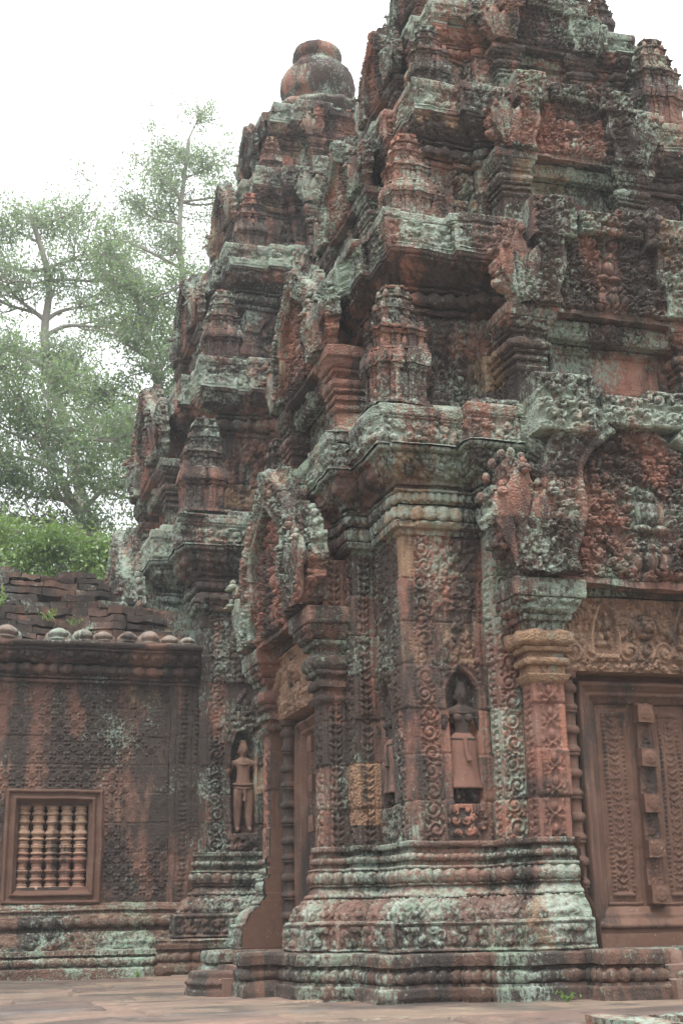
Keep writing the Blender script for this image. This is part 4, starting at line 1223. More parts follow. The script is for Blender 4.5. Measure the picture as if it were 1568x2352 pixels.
def make_tower(name, label, loc, S, res, seed, female, ped1=None):
    root = thing(name, label, 'tower', loc, 0, S)
    r = res/S
    WX = dict(seed=seed, blk=0.012, a1=0.010, a2=0.0045, a3=0.002, joint=0.012)
    plan1 = face_plan(W1, SEGS1)
    m = MB(); sweep(m, face_plan(W1, std_segs(W1, 1.25, 0.18, 0.34, 1.10, 0.355, 0.30)), PLATF, r*1.1, True, std_carve(0.8, seed))
    m.build('platform', M_PLAT, root, dict(WX, blk=0.014), S)
    for pk in (set(range(47, 52)) | set(range(0, 5)), set(range(8, 44))):
        m = MB(); sweep(m, plan1, BASE1, r, True, std_carve(1.0, seed), efac={'in': 0.0, 'door': 0.0}, pick=pk); m.build('base', M_BASE, root, WX, S)
    # plain inner ends of the base beside each door
    prof = np.array([p for g in BASE1 for p in g[1]])
    sl = np.concatenate([[0], np.cumsum(np.hypot(*np.diff(prof, axis=0).T)+1e-6)]); sq = np.linspace(0, sl[-1], 220)
    prof = np.stack([np.interp(sq, sl, prof[:, 0]), np.interp(sq, sl, prof[:, 1])], -1)
    for ang in (0, -math.pi/2):
        for sd in (-1, 1):
            m = MB(); k = np.linspace(0, 1, 16)
            yo = -(W1+0.41+prof[:, 1]); yi = -(W1+0.13)
            P = np.zeros((16, len(prof), 3)); P[..., 0] = sd*0.732; P[..., 1] = yi*(1-k)[:, None]+yo[None]*k[:, None]; P[..., 2] = prof[None, :, 0]
            m.grid(P if sd > 0 else P[::-1]); V0 = m.v[0]
            if ang: V0[:] = np.stack([V0[:, 1], -V0[:, 0], V0[:, 2]], -1)
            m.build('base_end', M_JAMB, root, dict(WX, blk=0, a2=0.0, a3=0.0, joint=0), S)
    dzn = 0.0 if female else -0.10
    wc = wall_carve(seed, dzn)
    seen = {'A': {(0, -1): M_GREEN if female else M_WALL}, 'B': {(0, -1): M_CLEAN if female else M_WALL, (3, 1): M_WALL}}
    used = set()
    for q in (0, 3):
        for side, ia, ib in ((-1, (1, 2), (3, 4)), (1, (10, 11), (8, 9))):
            for kind, ii in (('A', ia), ('B', ib)):
                pk = {q*13+i for i in ii}; used |= pk
                zs = [(1.085, 3.39)] if not (female and q == 3 and side == 1 and kind == 'A') else [(1.085, 1.24), (1.24, 1.72), (1.72, 3.39)]
                for zi, (za, zb) in enumerate(zs):
                    m = MB(); sweep(m, plan1, [('wall', [(za, 0), (zb, 0)])], r, True, wc, pick=pk)
                    o = m.build('pilaster', M_OCH if len(zs) > 1 and zi == 1 else seen[kind].get((q, side), M_WALL), root, WX, S)
                    if len(zs) > 1 and zi == 1: o.name = 'pilaster_block'; o['label'] = 'yellow ochre carved stone block low in the pilaster'
        pk = {q*13+i for i in (5, 6, 7)}; used |= pk
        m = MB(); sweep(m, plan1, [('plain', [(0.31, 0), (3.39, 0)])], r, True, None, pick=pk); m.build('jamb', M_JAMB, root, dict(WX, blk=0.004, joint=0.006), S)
    for pk in ({51, 0}, set(range(12, 40))):
        m = MB(); sweep(m, plan1, WALL1, r, True, wc, pick=pk); m.build('wall', M_WALL, root, WX, S)
    for nme, g_, mt in (('corbel', CORN1[:7], M_BASE), ('cornice', CORN1[7:], M_CORN)):
        m = MB(); sweep(m, face_plan(W1, std_segs(W1, 1.19, 0.20, 0.35, 0.80, 0.205, 0.20)), g_, r, True, std_carve(1.0, seed, 0.85)); m.build(nme, mt, root, dict(WX, blk=0.026, a2=0.007, a1=0.012, chip=0.045), S)
    for t in TIERS:
        w = t['w']
        sg = std_segs(w, w*0.64, 0.09, w*0.20, w*0.44, 0.10, 0.09)
        tg = tier_groups(t); ntg = len(tg)
        for nme, g_, mt in (('tier_wall', tg[:2], M_TIER), ('corbel', tg[2:ntg-3], M_CORB), ('cornice', tg[ntg-3:], M_CORN)):
            m = MB(); sweep(m, face_plan(w, sg), g_, r*1.1, True, tier_carve(seed+t['seed'], w))
            m.build(nme, mt, root, dict(WX, seed=seed+t['seed'], blk=0.042, a1=0.014, a2=0.008, a3=0.004, chip=0.045), S)
    # ---- ground storey porch on the front, then turned to the left face
    front = []
    y = -(W1+0.41)
    for sd in (-1, 1):
        for zone, mt in ((1, M_PED), (0, M_OCH if sd < 0 and female else M_WALL)):
            o = make_capital(0.76, 1.01, W1+0.15, W1+0.41, 2.19, 2.96, r, sd, zone).build('capital' if zone else 'capital_base', mt, root, dict(WX, blk=0.006, joint=0), S)
            front.append(o)
    front.append(make_lintel(root, S, 0.76, 2.31, 2.89, -(W1+0.13), 0.20, r, M_LINT, seed))
    m = MB(); m.box(-0.80, 0.80, -(W1+0.37), -(W1+0.05), 2.89, 2.955, 0.03); m.box(-0.78, 0.78, -(W1+0.41), -(W1+0.05), 2.957, 2.995, 0.03)
    front.append(m.build('ledge', M_PLAT, root, dict(WX, blk=0.006, joint=0), S))
    front.append(make_door(root, S, 0.55, 0.44, 2.25, -(W1+0.14), r, M_DOOR, seed))
    for sd in (-1, 1):
        front.append(colonette(sd*0.665, -(W1+0.25), 0.40, 2.31, 0.075).build('colonette', M_DOOR, root, dict(WX, blk=0, joint=0, a1=0.004, a2=0.003, a3=0.002), S))
    m = MB(); m.box(-0.75, 0.75, -(W1+0.26), -W1, 0.30, 0.405, 0.03); m.box(-0.75, 0.75, -(W1+0.22), -W1, 0.406, 0.44, 0.03)
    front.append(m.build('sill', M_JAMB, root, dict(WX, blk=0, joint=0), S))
    # stair: two moulded cheek blocks and three treads
    for sd in (-1, 1):
        x0, x1 = (-0.90, -0.42) if sd < 0 else (0.42, 0.90)
        pl = [(x0, -(W1+0.55), 's'), (x0, -(W1+0.99), 'f'), (x1, -(W1+0.99), 'r'), (x1, -(W1+0.55), '')]
        pf = [(tg, [(z, (o-0.41)*1.0) for z, o in pr]) for tg, pr in PLATF]
        pf[-1] = ('plain', [(0.295, 0.015), (0.318, 0.005), (0.322, -0.25)])
        m = MB(); sweep(m, pl, pf, r, False, std_carve(0.8, seed+sd)); m.box(x0+0.04, x1-0.04, -(W1+0.94), -(W1+0.50), 0.20, 0.317, 0.03)
        front.append(m.build('stair_cheek', M_PLAT, root, dict(WX, blk=0.004, a1=0.008, a2=0.008, joint=0), S))
    for q in range(3):
        m = MB(); m.box(-0.415, 0.415, -(W1+1.08-0.13*q), -(W1+0.5), -0.04+0.085*q, 0.125+0.085*q, 0.025)
        front.append(m.build('stair_tread', M_TREAD, root, dict(WX, blk=0.0, a1=0.006, a2=0.008, joint=0), S))
    ped = make_pediment(root, S, seed, ped1, M_PED, res=r*1.05, crest=1.26 if ped1 else None); ped.location = (0, -(W1+0.43), 2.99)
    front.append(ped)
    R = Matrix.Rotation(-math.pi/2, 4, 'Z')
    for o in list(front):
        if o is ped and ped1 is not None: continue
        c = copy_tree(o, root, R)
        if o.name.startswith('capital_base'):
            c.material_slots[0].link = 'OBJECT'; c.material_slots[0].material = M_WALL
    if ped1 is not None:
        p2 = make_pediment(root, S, seed+2, None, M_PED, res=r*1.2); p2.matrix_basis = R @ Matrix.Translation((0, -(W1+0.43), 2.99)) @ Matrix.Diagonal((1, 1, 0.84, 1)); pedm = p2
    else: pedm = ped
    pedb = make_pediment(root, S, seed+6, (0.33, 0.67), M_PED, blk=0.02, res=r*1.25, crest=0.92, leaves=False); usedb = False
    # ---- upper porches on front, left and right
    for t in TIERS:
        parts = porch_parts(root, S, t, r*1.1, seed+t['seed'])
        pd = copy_tree(pedb, root) if usedb else pedb; usedb = True; pd.matrix_basis = Matrix.Translation((0, -(t['p']-0.14), t['pb']+0.01)) @ Matrix.Diagonal((t['k'], t['k']*1.1, t['k']*1.0, 1))
        bd = MB(); bw = t['k']*0.8
        bd.box(-bw, bw, -(t['p']-0.13), -(t['w']-0.2), t['pb']-0.02, t['pb']+0.62*t['k'], 0.06); bd.box(-bw*0.62, bw*0.62, -(t['p']-0.13), -(t['w']-0.2), t['pb']+0.62*t['k']+0.002, t['pb']+1.15*t['k'], 0.06)
        parts.append(bd.build('gable_block', M_TIER, root, dict(seed=seed, blk=0.015, a1=0.02, a2=0.015, a3=0.006, joint=0.01), S))
        for ang in (-90, 90):
            RR = Matrix.Rotation(rad(ang), 4, 'Z')
            for o in parts: copy_tree(o, root, RR)
            p3 = copy_tree(pedm, root); p3.matrix_basis = RR @ pd.matrix_basis @ Matrix.Diagonal((1, 1, t['ps'], 1))
    # gable block behind the lower pediment
    for ang in (0, -90):
        bd = MB(); bd.box(-0.80, 0.80, -(W1+0.44), -(W1-0.1), 2.996, 3.60, 0.05); bd.box(-0.72, 0.72, -(W1+0.44), -(W1-0.1), 3.602, 3.95, 0.05); bd.box(-0.42, 0.42, -(W1+0.44), -(W1-0.1), 3.952, 4.28, 0.05)
        bd.build('gable_block', M_TIER, root, dict(seed=seed, blk=0.015, a1=0.02, a2=0.012, a3=0.005, joint=0.01), S, rot=rad(ang))
    # ---- corner antefixes
    am = antefix_mesh(max(r, 0.012)).build('antefix', M_TIER, root, dict(seed=seed, blk=0.010, a1=0.016, a2=0.014, a3=0.006, joint=0.008), S)
    first = True
    for (d, zb, hh) in ((1.84, 4.46, 1.12), (1.60, 6.24, 0.95), (1.19, 7.84, 0.85), (0.86, 9.11, 0.6)):
        for sx, sy in ((-1, -1), (1, -1), (-1, 1), (1, 1)):
            a = am if first else am.copy()
            if not first: COL.objects.link(a); a.parent = root
            first = False
            a.location = (sx*d, sy*d, zb-0.06); a.scale = (hh*0.86, hh*0.86, hh*0.98)
            a.rotation_euler.z = random.uniform(-0.04, 0.04)
            if d == 1.19 and sx > 0 and sy < 0: a.scale = (1.0, 1.0, 1.12)
    # ---- crown
    cr = MB()
    pr = [(0.55, 10.12), (0.68, 10.20), (0.69, 10.32), (0.60, 10.37), (0.64, 10.44), (0.67, 10.52), (0.60, 10.60), (0.46, 10.66), (0.40, 10.73), (0.42, 10.80),
          (0.465, 10.88), (0.490, 11.00), (0.480, 11.12), (0.43, 11.24), (0.345, 11.32), (0.300, 11.36), (0.290, 11.41), (0.320, 11.47), (0.335, 11.54), (0.310, 11.62), (0.23, 11.67), (0.20, 11.66), (0.0, 11.65)]
    pp = smooth_path(pr, 90)
    cr.lathe(pp, 0, 0, 90)
    v_ = cr.v[0]; th_ = np.arctan2(v_[:, 1], v_[:, 0]); gq = (v_[:, 2] < 10.72)
    v_[:, :2] *= (1+np.where(gq, 0.05*np.abs(np.cos(th_*9)), 0.010*np.cos(th_*22)*(v_[:, 2] < 11.2)))[:, None]
    cr.ball((-0.24, 0.05, 11.67), 0.045, 0.05, 0.07, 8)
    cr.build('lotus_crown', M_TIER, root, dict(seed=seed, blk=0.010, a1=0.025, a2=0.018, a3=0.008, joint=0.012), S)
    # ---- figures in the corner niches
    mk = make_female if female else make_male
    zf = NZ0+0.01+dzn; hf = 0.88; fm = M_FIG if female else M_MALE
    f = mk(root, (-(W1-NCH), -(W1+0.005-0.045), zf), hf, fm); f.scale = (hf*1.2, hf*0.85, hf)
    if female:
        for ch in children(f):
            if ch.name.startswith('skirt'): ch.data.materials[0] = M_SKIRT
    copy_tree(f, root, Matrix.Rotation(-math.pi/2, 4, 'Z') @ Matrix.Diagonal((1, 1, 1, 1)))
    g = [c for c in children(root) if c.name.startswith(f.name.split('.')[0])][-1]
    g.matrix_basis = Matrix.Rotation(-math.pi/2, 4, 'Z') @ Matrix.Translation(((W1-NCH), -(W1+0.005-0.045), zf)) @ Matrix.Diagonal((hf*1.2, hf*0.85, hf, 1))
    return root

near = make_tower('stone_tower', 'nearer red sandstone temple tower with carved false doors, lichened cornices and nagas', (5.2, 11.25, 0), 1.0, 0.0095, 1, True, (0.36, 0.64))
far_t = make_tower('stone_tower', 'taller temple tower behind on the left crowned by a round lotus finial', (5.38, 18.47, 0), 1.25, 0.015, 4, False, None)
# ------------------------------------------------------------------ moonstone
def moonstone():
    m = MB()
    pr = [(-0.03, 1.02), (0.035, 1.0), (0.045, 0.96), (0.06, 0.95), (0.075, 0.985), (0.10, 0.985), (0.115, 0.95), (0.125, 0.91), (0.16, 0.91), (0.172, 0.88), (0.174, 0.0)]
    z = []; o = []
    for (z0, o0), (z1, o1) in zip(pr[:-1], pr[1:]):
        k = max(1, int(math.hypot(z1-z0, (o1-o0)*0.4)/0.012))
        for q in range(k): z.append(z0+(z1-z0)*q/k); o.append(o0+(o1-o0)*q/k)
    z.append(pr[-1][0]); o.append(pr[-1][1]); z = np.array(z); o = np.array(o)
    th = np.linspace(math.pi/2, 1.5*math.pi, 150)
    rr = 1+0.07*np.abs(np.cos(th*4.5))
    P = np.stack([0.31*np.cos(th)[:, None]*o[None]*rr[:, None], 0.37*np.sin(th)[:, None]*o[None]*rr[:, None], np.broadcast_to(z[None], (150, len(z)))], -1)
    P[..., 0] -= 0.02
    H = (np.abs((z > 0.075) & (z < 0.10)))[None]*np.abs(np.cos(th*24))[:, None]*0.012
    m.grid(P, H)
    o_ = m.build('moonstone', M_PLAT, None, dict(seed=2, blk=0, a1=0.006, a2=0.010, a3=0.004, joint=0), 1.0, loc=(2.40, 11.25, 0))
    tag(o_, 'low lobed semicircular step stone on the paving before the small left stair', 'step', 'moonstone steps')
    c = o_.copy(); COL.objects.link(c); c.location = (5.2, 8.45, 0); c.rotation_euler.z = math.pi/2
    tag(c, 'lobed step stone before the stair of the carved right door, cut by the frame edge', 'step', 'moonstone steps')
moonstone()

# ------------------------------------------------------------------ the hall on the left
HALL_Y = 16.22
def hall():
    root = thing('temple_hall', 'low red sandstone hall with a balustered window and ruined brick roof at left', 'hall', (0, HALL_Y, 0))
    X0, X1 = -5.0, 3.12
    wx = dict(seed=9, blk=0.006, a1=0.010, a2=0.006, a3=0.003, joint=0.008)
    res = 0.016
    # wall with the window opening left free: four pieces
    m = MB()
    wl, wr, wb, wt = 0.98, 1.77, 0.98, 1.90
    def piece(x0, x1, z0, z1, res=0.010):
        nu, nv = max(2, int((x1-x0)/res)), max(2, int((z1-z0)/res))
        U, V = np.meshgrid(np.linspace(x0, x1, nu), np.linspace(z0, z1, nv), indexing='ij')
        P = np.stack([U, np.zeros(U.shape), V], -1)
        H = deep(diaper(U+0.05, V, 0.155), 0.2, 0.45)*0.024-0.010
        H = np.where((U > 0.80) & (U < 1.96) & (V > 0.75) & (V < 2.11), 0, H)
        m.grid(P, H)
    piece(X0, -0.3, 0.78, 3.36, 0.04); piece(-0.3, wl, 0.78, 3.36); piece(wr, 2.72, 0.78, 3.36); piece(wl, wr, 0.78, wb); piece(wl, wr, wt, 3.36)
    m.box(X0, X1, 0.30, 0.5, 0, 3.6, 0.4)
    w = m.build('wall', M_HALL, root, dict(wx, a2=0.004, a3=0.0015), 1.0)
    # end pilaster strips
    m = MB()
    sweep(m, [(2.72, 0.1, 's'), (2.72, -0.03, 'p'), (2.79, -0.03, 'q'), (2.79, 0.1, '')], [('plain', [(0.78, 0), (3.36, 0)])], res)
    sweep(m, [(2.79, 0.1, 's'), (2.79, -0.015, 'B_side_l'), (2.98, -0.015, 'q'), (2.98, 0.1, '')], [('wall', [(0.78, 0), (3.36, 0)])], res, False, wall_carve(4))
    sweep(m, [(2.98, 0.1, 's'), (2.98, 0.0, 'B_side_l'), (3.14, 0.0, 'q'), (3.14, 0.1, '')], [('wall', [(0.78, 0), (3.36, 0)])], res, False, wall_carve(5))
    m.build('pilaster', M_HALL, root, dict(wx, seed=10), 1.0)
    c = std_carve(1.6, 6, 1.9)
    m = MB()
    bg = [('plain', [(-0.05, 0.56), (0.10, 0.55), (0.105, 0.50), (0.12, 0.50)]), ('petal', [(0.12, 0.50), (0.145, 0.52), (0.18, 0.52), (0.205, 0.50)]),
          ('plain', [(0.205, 0.47), (0.225, 0.48), (0.235, 0.50)]), ('dent', [(0.235, 0.50), (0.285, 0.49)]), ('plain', [(0.285, 0.49), (0.295, 0.40)]),
          ('fol', [(0.295, 0.38), (0.33, 0.37), (0.42, 0.33), (0.455, 0.30)]), ('plain', [(0.455, 0.29), (0.48, 0.28), (0.485, 0.24), (0.53, 0.22), (0.53, 0.25)]),
          ('petal', [(0.53, 0.24), (0.56, 0.27), (0.61, 0.27), (0.64, 0.24)]), ('plain', [(0.64, 0.25), (0.655, 0.25), (0.66, 0.18), (0.70, 0.15)]),
          ('bead', [(0.70, 0.16), (0.715, 0.175), (0.735, 0.16)]), ('plain', [(0.735, 0.12), (0.755, 0.12), (0.76, 0.06), (0.79, 0.05), (0.80, -0.01)])]
    sweep(m, [(X0, 0, 'a'), (2.95, 0, 'b')], bg, res, False, c)
    m.build('base', M_HBASE, root, dict(wx, seed=12, blk=0.008), 1.0)
    m = MB()
    cg = [('plain', [(3.34, 0.0), (3.35, 0.05), (3.385, 0.05), (3.39, 0.02), (3.40, 0.02), (3.40, 0.06)]), ('dent', [(3.40, 0.06), (3.43, 0.06)]), ('plain', [(3.43, 0.04), (3.45, 0.08)]),
          ('petal', [(3.45, 0.08), (3.475, 0.11), (3.52, 0.11), (3.545, 0.08)]), ('plain', [(3.545, 0.05), (3.57, 0.05), (3.575, 0.12), (3.595, 0.12), (3.60, 0.15)]),
          ('fol', [(3.60, 0.15), (3.66, 0.20), (3.70, 0.22)]), ('bead', [(3.70, 0.23), (3.72, 0.24), (3.74, 0.24)]), ('plain', [(3.74, 0.25), (3.75, 0.28), (3.80, 0.29), (3.81, 0.28), (3.815, -0.2)])]
    sweep(m, [(X0, 0, 'a'), (3.07, 0, 'b')], cg, res, False, c)
    m.build('cornice', M_HALL, root, dict(wx, seed=14, blk=0.01), 1.0)
    # window
    fr = MB()
    rect_frame(fr, 0.82, 1.94, 0.79, 2.08, 0.0, [(0, 0.0), (0, 0.07), (0.035, 0.075), (0.04, 0.05), (0.085, 0.05), (0.09, 0.075), (0.105, 0.08), (0.12, 0.07), (0.125, 0.03), (0.155, 0.025), (0.16, -0.22)])
    wo = fr.build('window', M_JAMB, root, dict(wx, seed=3, blk=0, joint=0), 1.0)
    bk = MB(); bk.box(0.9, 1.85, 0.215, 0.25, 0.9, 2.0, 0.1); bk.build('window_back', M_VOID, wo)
    def bal():
        r = 0.070; z0, z1 = 0.955, 1.925; h = z1-z0
        pr = [(r*1.15, z0), (r*1.2, z0+0.03), (r*0.95, z0+0.045)]
        zs = z0+0.05
        seq = [(1.0, .02), (0.85, .03), (1.1, .035), (0.86, .05), (1.0, .015), (1.12, .03), (0.86, .02), (0.84, .06), (1.05, .015), (1.18, .04), (1.0, .015), (0.86, .02), (1.12, .03), (0.84, .05), (1.08, .02)]
        tot = sum(q[1] for q in seq)*2; kk = (h-0.10)/tot
        for f, dz in seq+seq[::-1]:
            dz *= kk
            pr += [(r*(f-0.10), zs), (r*f, zs+dz*0.3), (r*f, zs+dz*0.7), (r*(f-0.10), zs+dz)]
            zs += dz
        pr += [(r*1.1, z1-0.03), (r*1.15, z1)]
        m = MB(); m.lathe(pr, 0, 0, 20); return m
    b0 = bal().build('baluster', M_BAL, wo, dict(wx, blk=0, joint=0, a1=0.003, a2=0.003, a3=0.002), 1.0)
    for q in range(5):
        b = b0 if q == 0 else b0.copy()
        if q: COL.objects.link(b); b.parent = wo
        b.location = (1.048+q*0.163, 0.085, 0); b.rotation_euler.z = q*1.3
    # roof of stepped laterite bricks
    rf = MB(); rng = random.Random(5); courses = []
    nC = 11
    for cidx in range(nC):
        z0 = 3.84+0.112*cidx; yy = -0.02+1.35*(cidx/nC)**1.1
        x = X0+rng.uniform(0, 0.3); end = 2.95-0.08*cidx-(0.25 if cidx > 6 else 0)
        while x < end:
            L = rng.uniform(0.22, 0.48)
            if cidx >= nC-2 and rng.random() < (0.25 if cidx == nC-2 else 0.5): x += L; continue
            if cidx > 2 and rng.random() < 0.07: x += L*0.7; continue
            g = rng.uniform(0.008, 0.03); j = rng.uniform(-0.07, 0.05)
            rf.box(x+g, min(x+L, end), yy+j, yy+0.5, z0+rng.uniform(-0.008, 0.008), z0+0.088+rng.uniform(-0.03, 0.012), 0.03)
            x += L
    rf.box(X0, 2.6, 0.55, 2.6, 3.8, 4.40, 0.3); rf.box(X0, 2.4, 1.0, 2.2, 4.402, 4.75, 0.3)
    rf.build('roof', M_BRICK, root, dict(seed=7, blk=0.012, a1=0.03, a2=0.026, a3=0.012, joint=0), 1.0, smooth=False)
    # plain gable end stones against the tower
    ge = MB()
    for (x0, x1, y0, z0, z1) in ((2.40, 3.1, 0.18, 3.83, 4.12), (2.18, 3.1, 0.42, 4.124, 4.40), (2.20, 3.1, 0.75, 4.404, 4.66), (2.12, 2.9, 1.05, 4.664, 4.95)):
        ge.box(x0, x1, y0, y0+0.9, z0, z1, 0.03)
    ge.build('gable_end', M_PED, root, dict(seed=3, blk=0.01, a1=0.04, a2=0.02, a3=0.006, joint=0), 1.0)
    # lotus finials along the eave
    for q, (x, s) in enumerate(((-0.55, 1), (0.10, 1.1), (0.74, 1.25), (1.31, 1.15), (1.62, 1.05), (1.86, 1.0), (2.16, 1.0), (2.42, 1.05), (2.68, 1.0), (2.9, 0.75))):
        f = MB()
        n = 40; th = np.linspace(0, 2*math.pi, n+1)
        pr = np.array([(0.085, 0), (0.10, 0.012), (0.10, 0.03), (0.075, 0.04), (0.085, 0.06), (0.098, 0.09), (0.09, 0.125), (0.06, 0.155), (0.025, 0.175), (0, 0.18)])
        pr = smooth_path(pr, 26)
        fl = 1+0.16*np.abs(np.cos(th*4.0))[:, None]*np.clip(1-np.abs(pr[None, :, 1]-0.08)/0.07, 0, 1)
        P = np.stack([pr[None, :, 0]*fl*np.cos(th)[:, None], pr[None, :, 0]*fl*np.sin(th)[:, None], np.broadcast_to(pr[None, :, 1], (n+1, 26))], -1)
        f.grid(P)
        # pointed leaf plate behind
        f.box(-0.135, 0.135, -0.07, 0.12, -0.035, 0.02, 0.02)
        for a_ in (-0.095, 0.095): f.ball((a_, 0.03, 0.05), 0.05, 0.05, 0.075, 10)
        f.ball((0, 0.075, 0.085), 0.125, 0.025, 0.105, 12)
        o = f.build('roof_finial', M_FIN, root, dict(seed=q*3+1, blk=0, a1=0.02, a2=0.012, a3=0.005, joint=0), 1.0, loc=(x, -0.17, 3.81))
        o.scale = (s, s, s*(0.85+0.10*math.sin(q*2.1))); o.rotation_euler.z = 0.15*math.sin(q*3.7)
    return root
hall()

# ------------------------------------------------------------------ ground
def pavement():
    m = MB(); rng = random.Random(3)
    y = 6.86; row = 0
    while y < 17.2:
        dy = rng.uniform(0.6, 1.25)
        x = -6.0+rng.uniform(0, 0.8)
        while x < 12.5:
            L = rng.uniform(0.8, 1.9)
            g = 0.006
            x0, x1, y0, y1 = x+g, x+L-g, y+g, y+dy-g
            near_ = -1.0 < x < 6.5
            r = 0.035 if near_ else 0.25
            nu, nv = max(3, int((x1-x0)/r)), max(3, int((y1-y0)/r))
            # edge rows close together for the worn arris
            tu = np.concatenate([[0, 0.012], np.linspace(0.03, (x1-x0)-0.03, nu), [(x1-x0)-0.012, x1-x0]])
            tv = np.concatenate([[0, 0.012], np.linspace(0.03, (y1-y0)-0.03, nv), [(y1-y0)-0.012, y1-y0]])
            U, V = np.meshgrid(tu, tv, indexing='ij')
            e = np.minimum(np.minimum(U, (x1-x0)-U), np.minimum(V, (y1-y0)-V))
            tilt = rng.uniform(-0.008, 0.008); dz = rng.uniform(-0.016, 0.006); sk = rng.uniform(-0.05, 0.05)
            Z = dz+tilt*(U/(x1-x0)-0.5)-0.035*np.clip(1-e/0.020, 0, 1)**1.3
            wn = n1(np.stack([x0+U.ravel(), y0+V.ravel(), 0*U.ravel()], -1), 1.6, 4).reshape(U.shape)
            wn2 = n1(np.stack([x0+U.ravel(), y0+V.ravel(), 0*U.ravel()], -1), 7.0, 6).reshape(U.shape)
            Z = Z+0.010*wn+0.004*wn2
            P = np.stack([x0+U+sk*(V-dy/2), y0+V+0.02*np.sin(x0+U), Z], -1)
            m.grid(P)
            x += L
        y += dy; row += 1
    o = m.build('pavement', M_PAVE, None, None); struct(o)
    b = MB(); b.box(-14, 24, 6.95, 40, -1.2, -0.05, 3.0)
    struct(b.build('terrace', M_SOIL, None, None))
    g = MB()
    t = np.linspace(-1, 1, 60); t = np.sign(t)*np.abs(t)**2*150
    U, V = np.meshgrid(t, t, indexing='ij')
    g.grid(np.stack([U, V, np.full(U.shape, -1.15)], -1))
    struct(g.build('ground', M_SOIL, None, None))
pavement()
def edge_stones():
    rng = random.Random(8)
    lab = ['rough red stone block on the terrace edge, leftmost at the bottom', 'broken dark stone block on the terrace edge beside the leftmost one', 'pale pink broken stone on the terrace edge, third from the left',
           'long black stained kerb stone on the terrace edge', 'red worn kerb stone on the terrace edge at the right corner']
    x = 2.9
    for q in range(5):
        L = (0.28, 0.22, 0.36, 0.62, 0.8)[q]
        m = MB(); m.box(x, x+L-0.015, 6.52+rng.uniform(-0.03, 0.03), 6.86, -0.30, -0.035+(-0.02, -0.01, 0.035, 0.045, 0.05)[q], 0.03)
        o = m.build('kerb_stone', M_PLAT if q in (1, 3) else M_WALL, None, dict(seed=q, blk=0, a1=0.03, a2=0.03, a3=0.008, joint=0), 1.0)
        tag(o, lab[q], 'kerb stone', 'broken kerb stones along the terrace edge')
        x += L
edge_stones()

# ------------------------------------------------------------------ plants
def leaf_quads(C, D, L, Wd, rng):
    """C centres (n,3), D unit directions; returns V,Q of bent diamond leaves"""
    n = len(C)
    ref = rng.normal(size=(n, 3)); ref[:, 2] += 0.6
    A = np.cross(D, ref); A /= np.linalg.norm(A, axis=1, keepdims=True)+1e-9
    p0 = C-D*L[:, None]*0.5; p2 = C+D*L[:, None]*0.5-np.array([0, 0, 1])*L[:, None]*0.10
    p1 = C+A*Wd[:, None]*0.5; p3 = C-A*Wd[:, None]*0.5
    V = np.stack([p0, p1, p2, p3], 1).reshape(-1, 3)
    return V, np.arange(4*n).reshape(n, 4)
def curve3(a, b, sag, rng, n=10):
    a, b = np.array(a, float), np.array(b, float)
    t = np.linspace(0, 1, n)[:, None]
    off = rng.normal(size=3)*sag*np.linalg.norm(b-a)
    off2 = rng.normal(size=3)*sag*0.6*np.linalg.norm(b-a)
    return a*(1-t)+b*t+np.sin(t*math.pi)*off+np.sin(t*2*math.pi)*off2*0.5
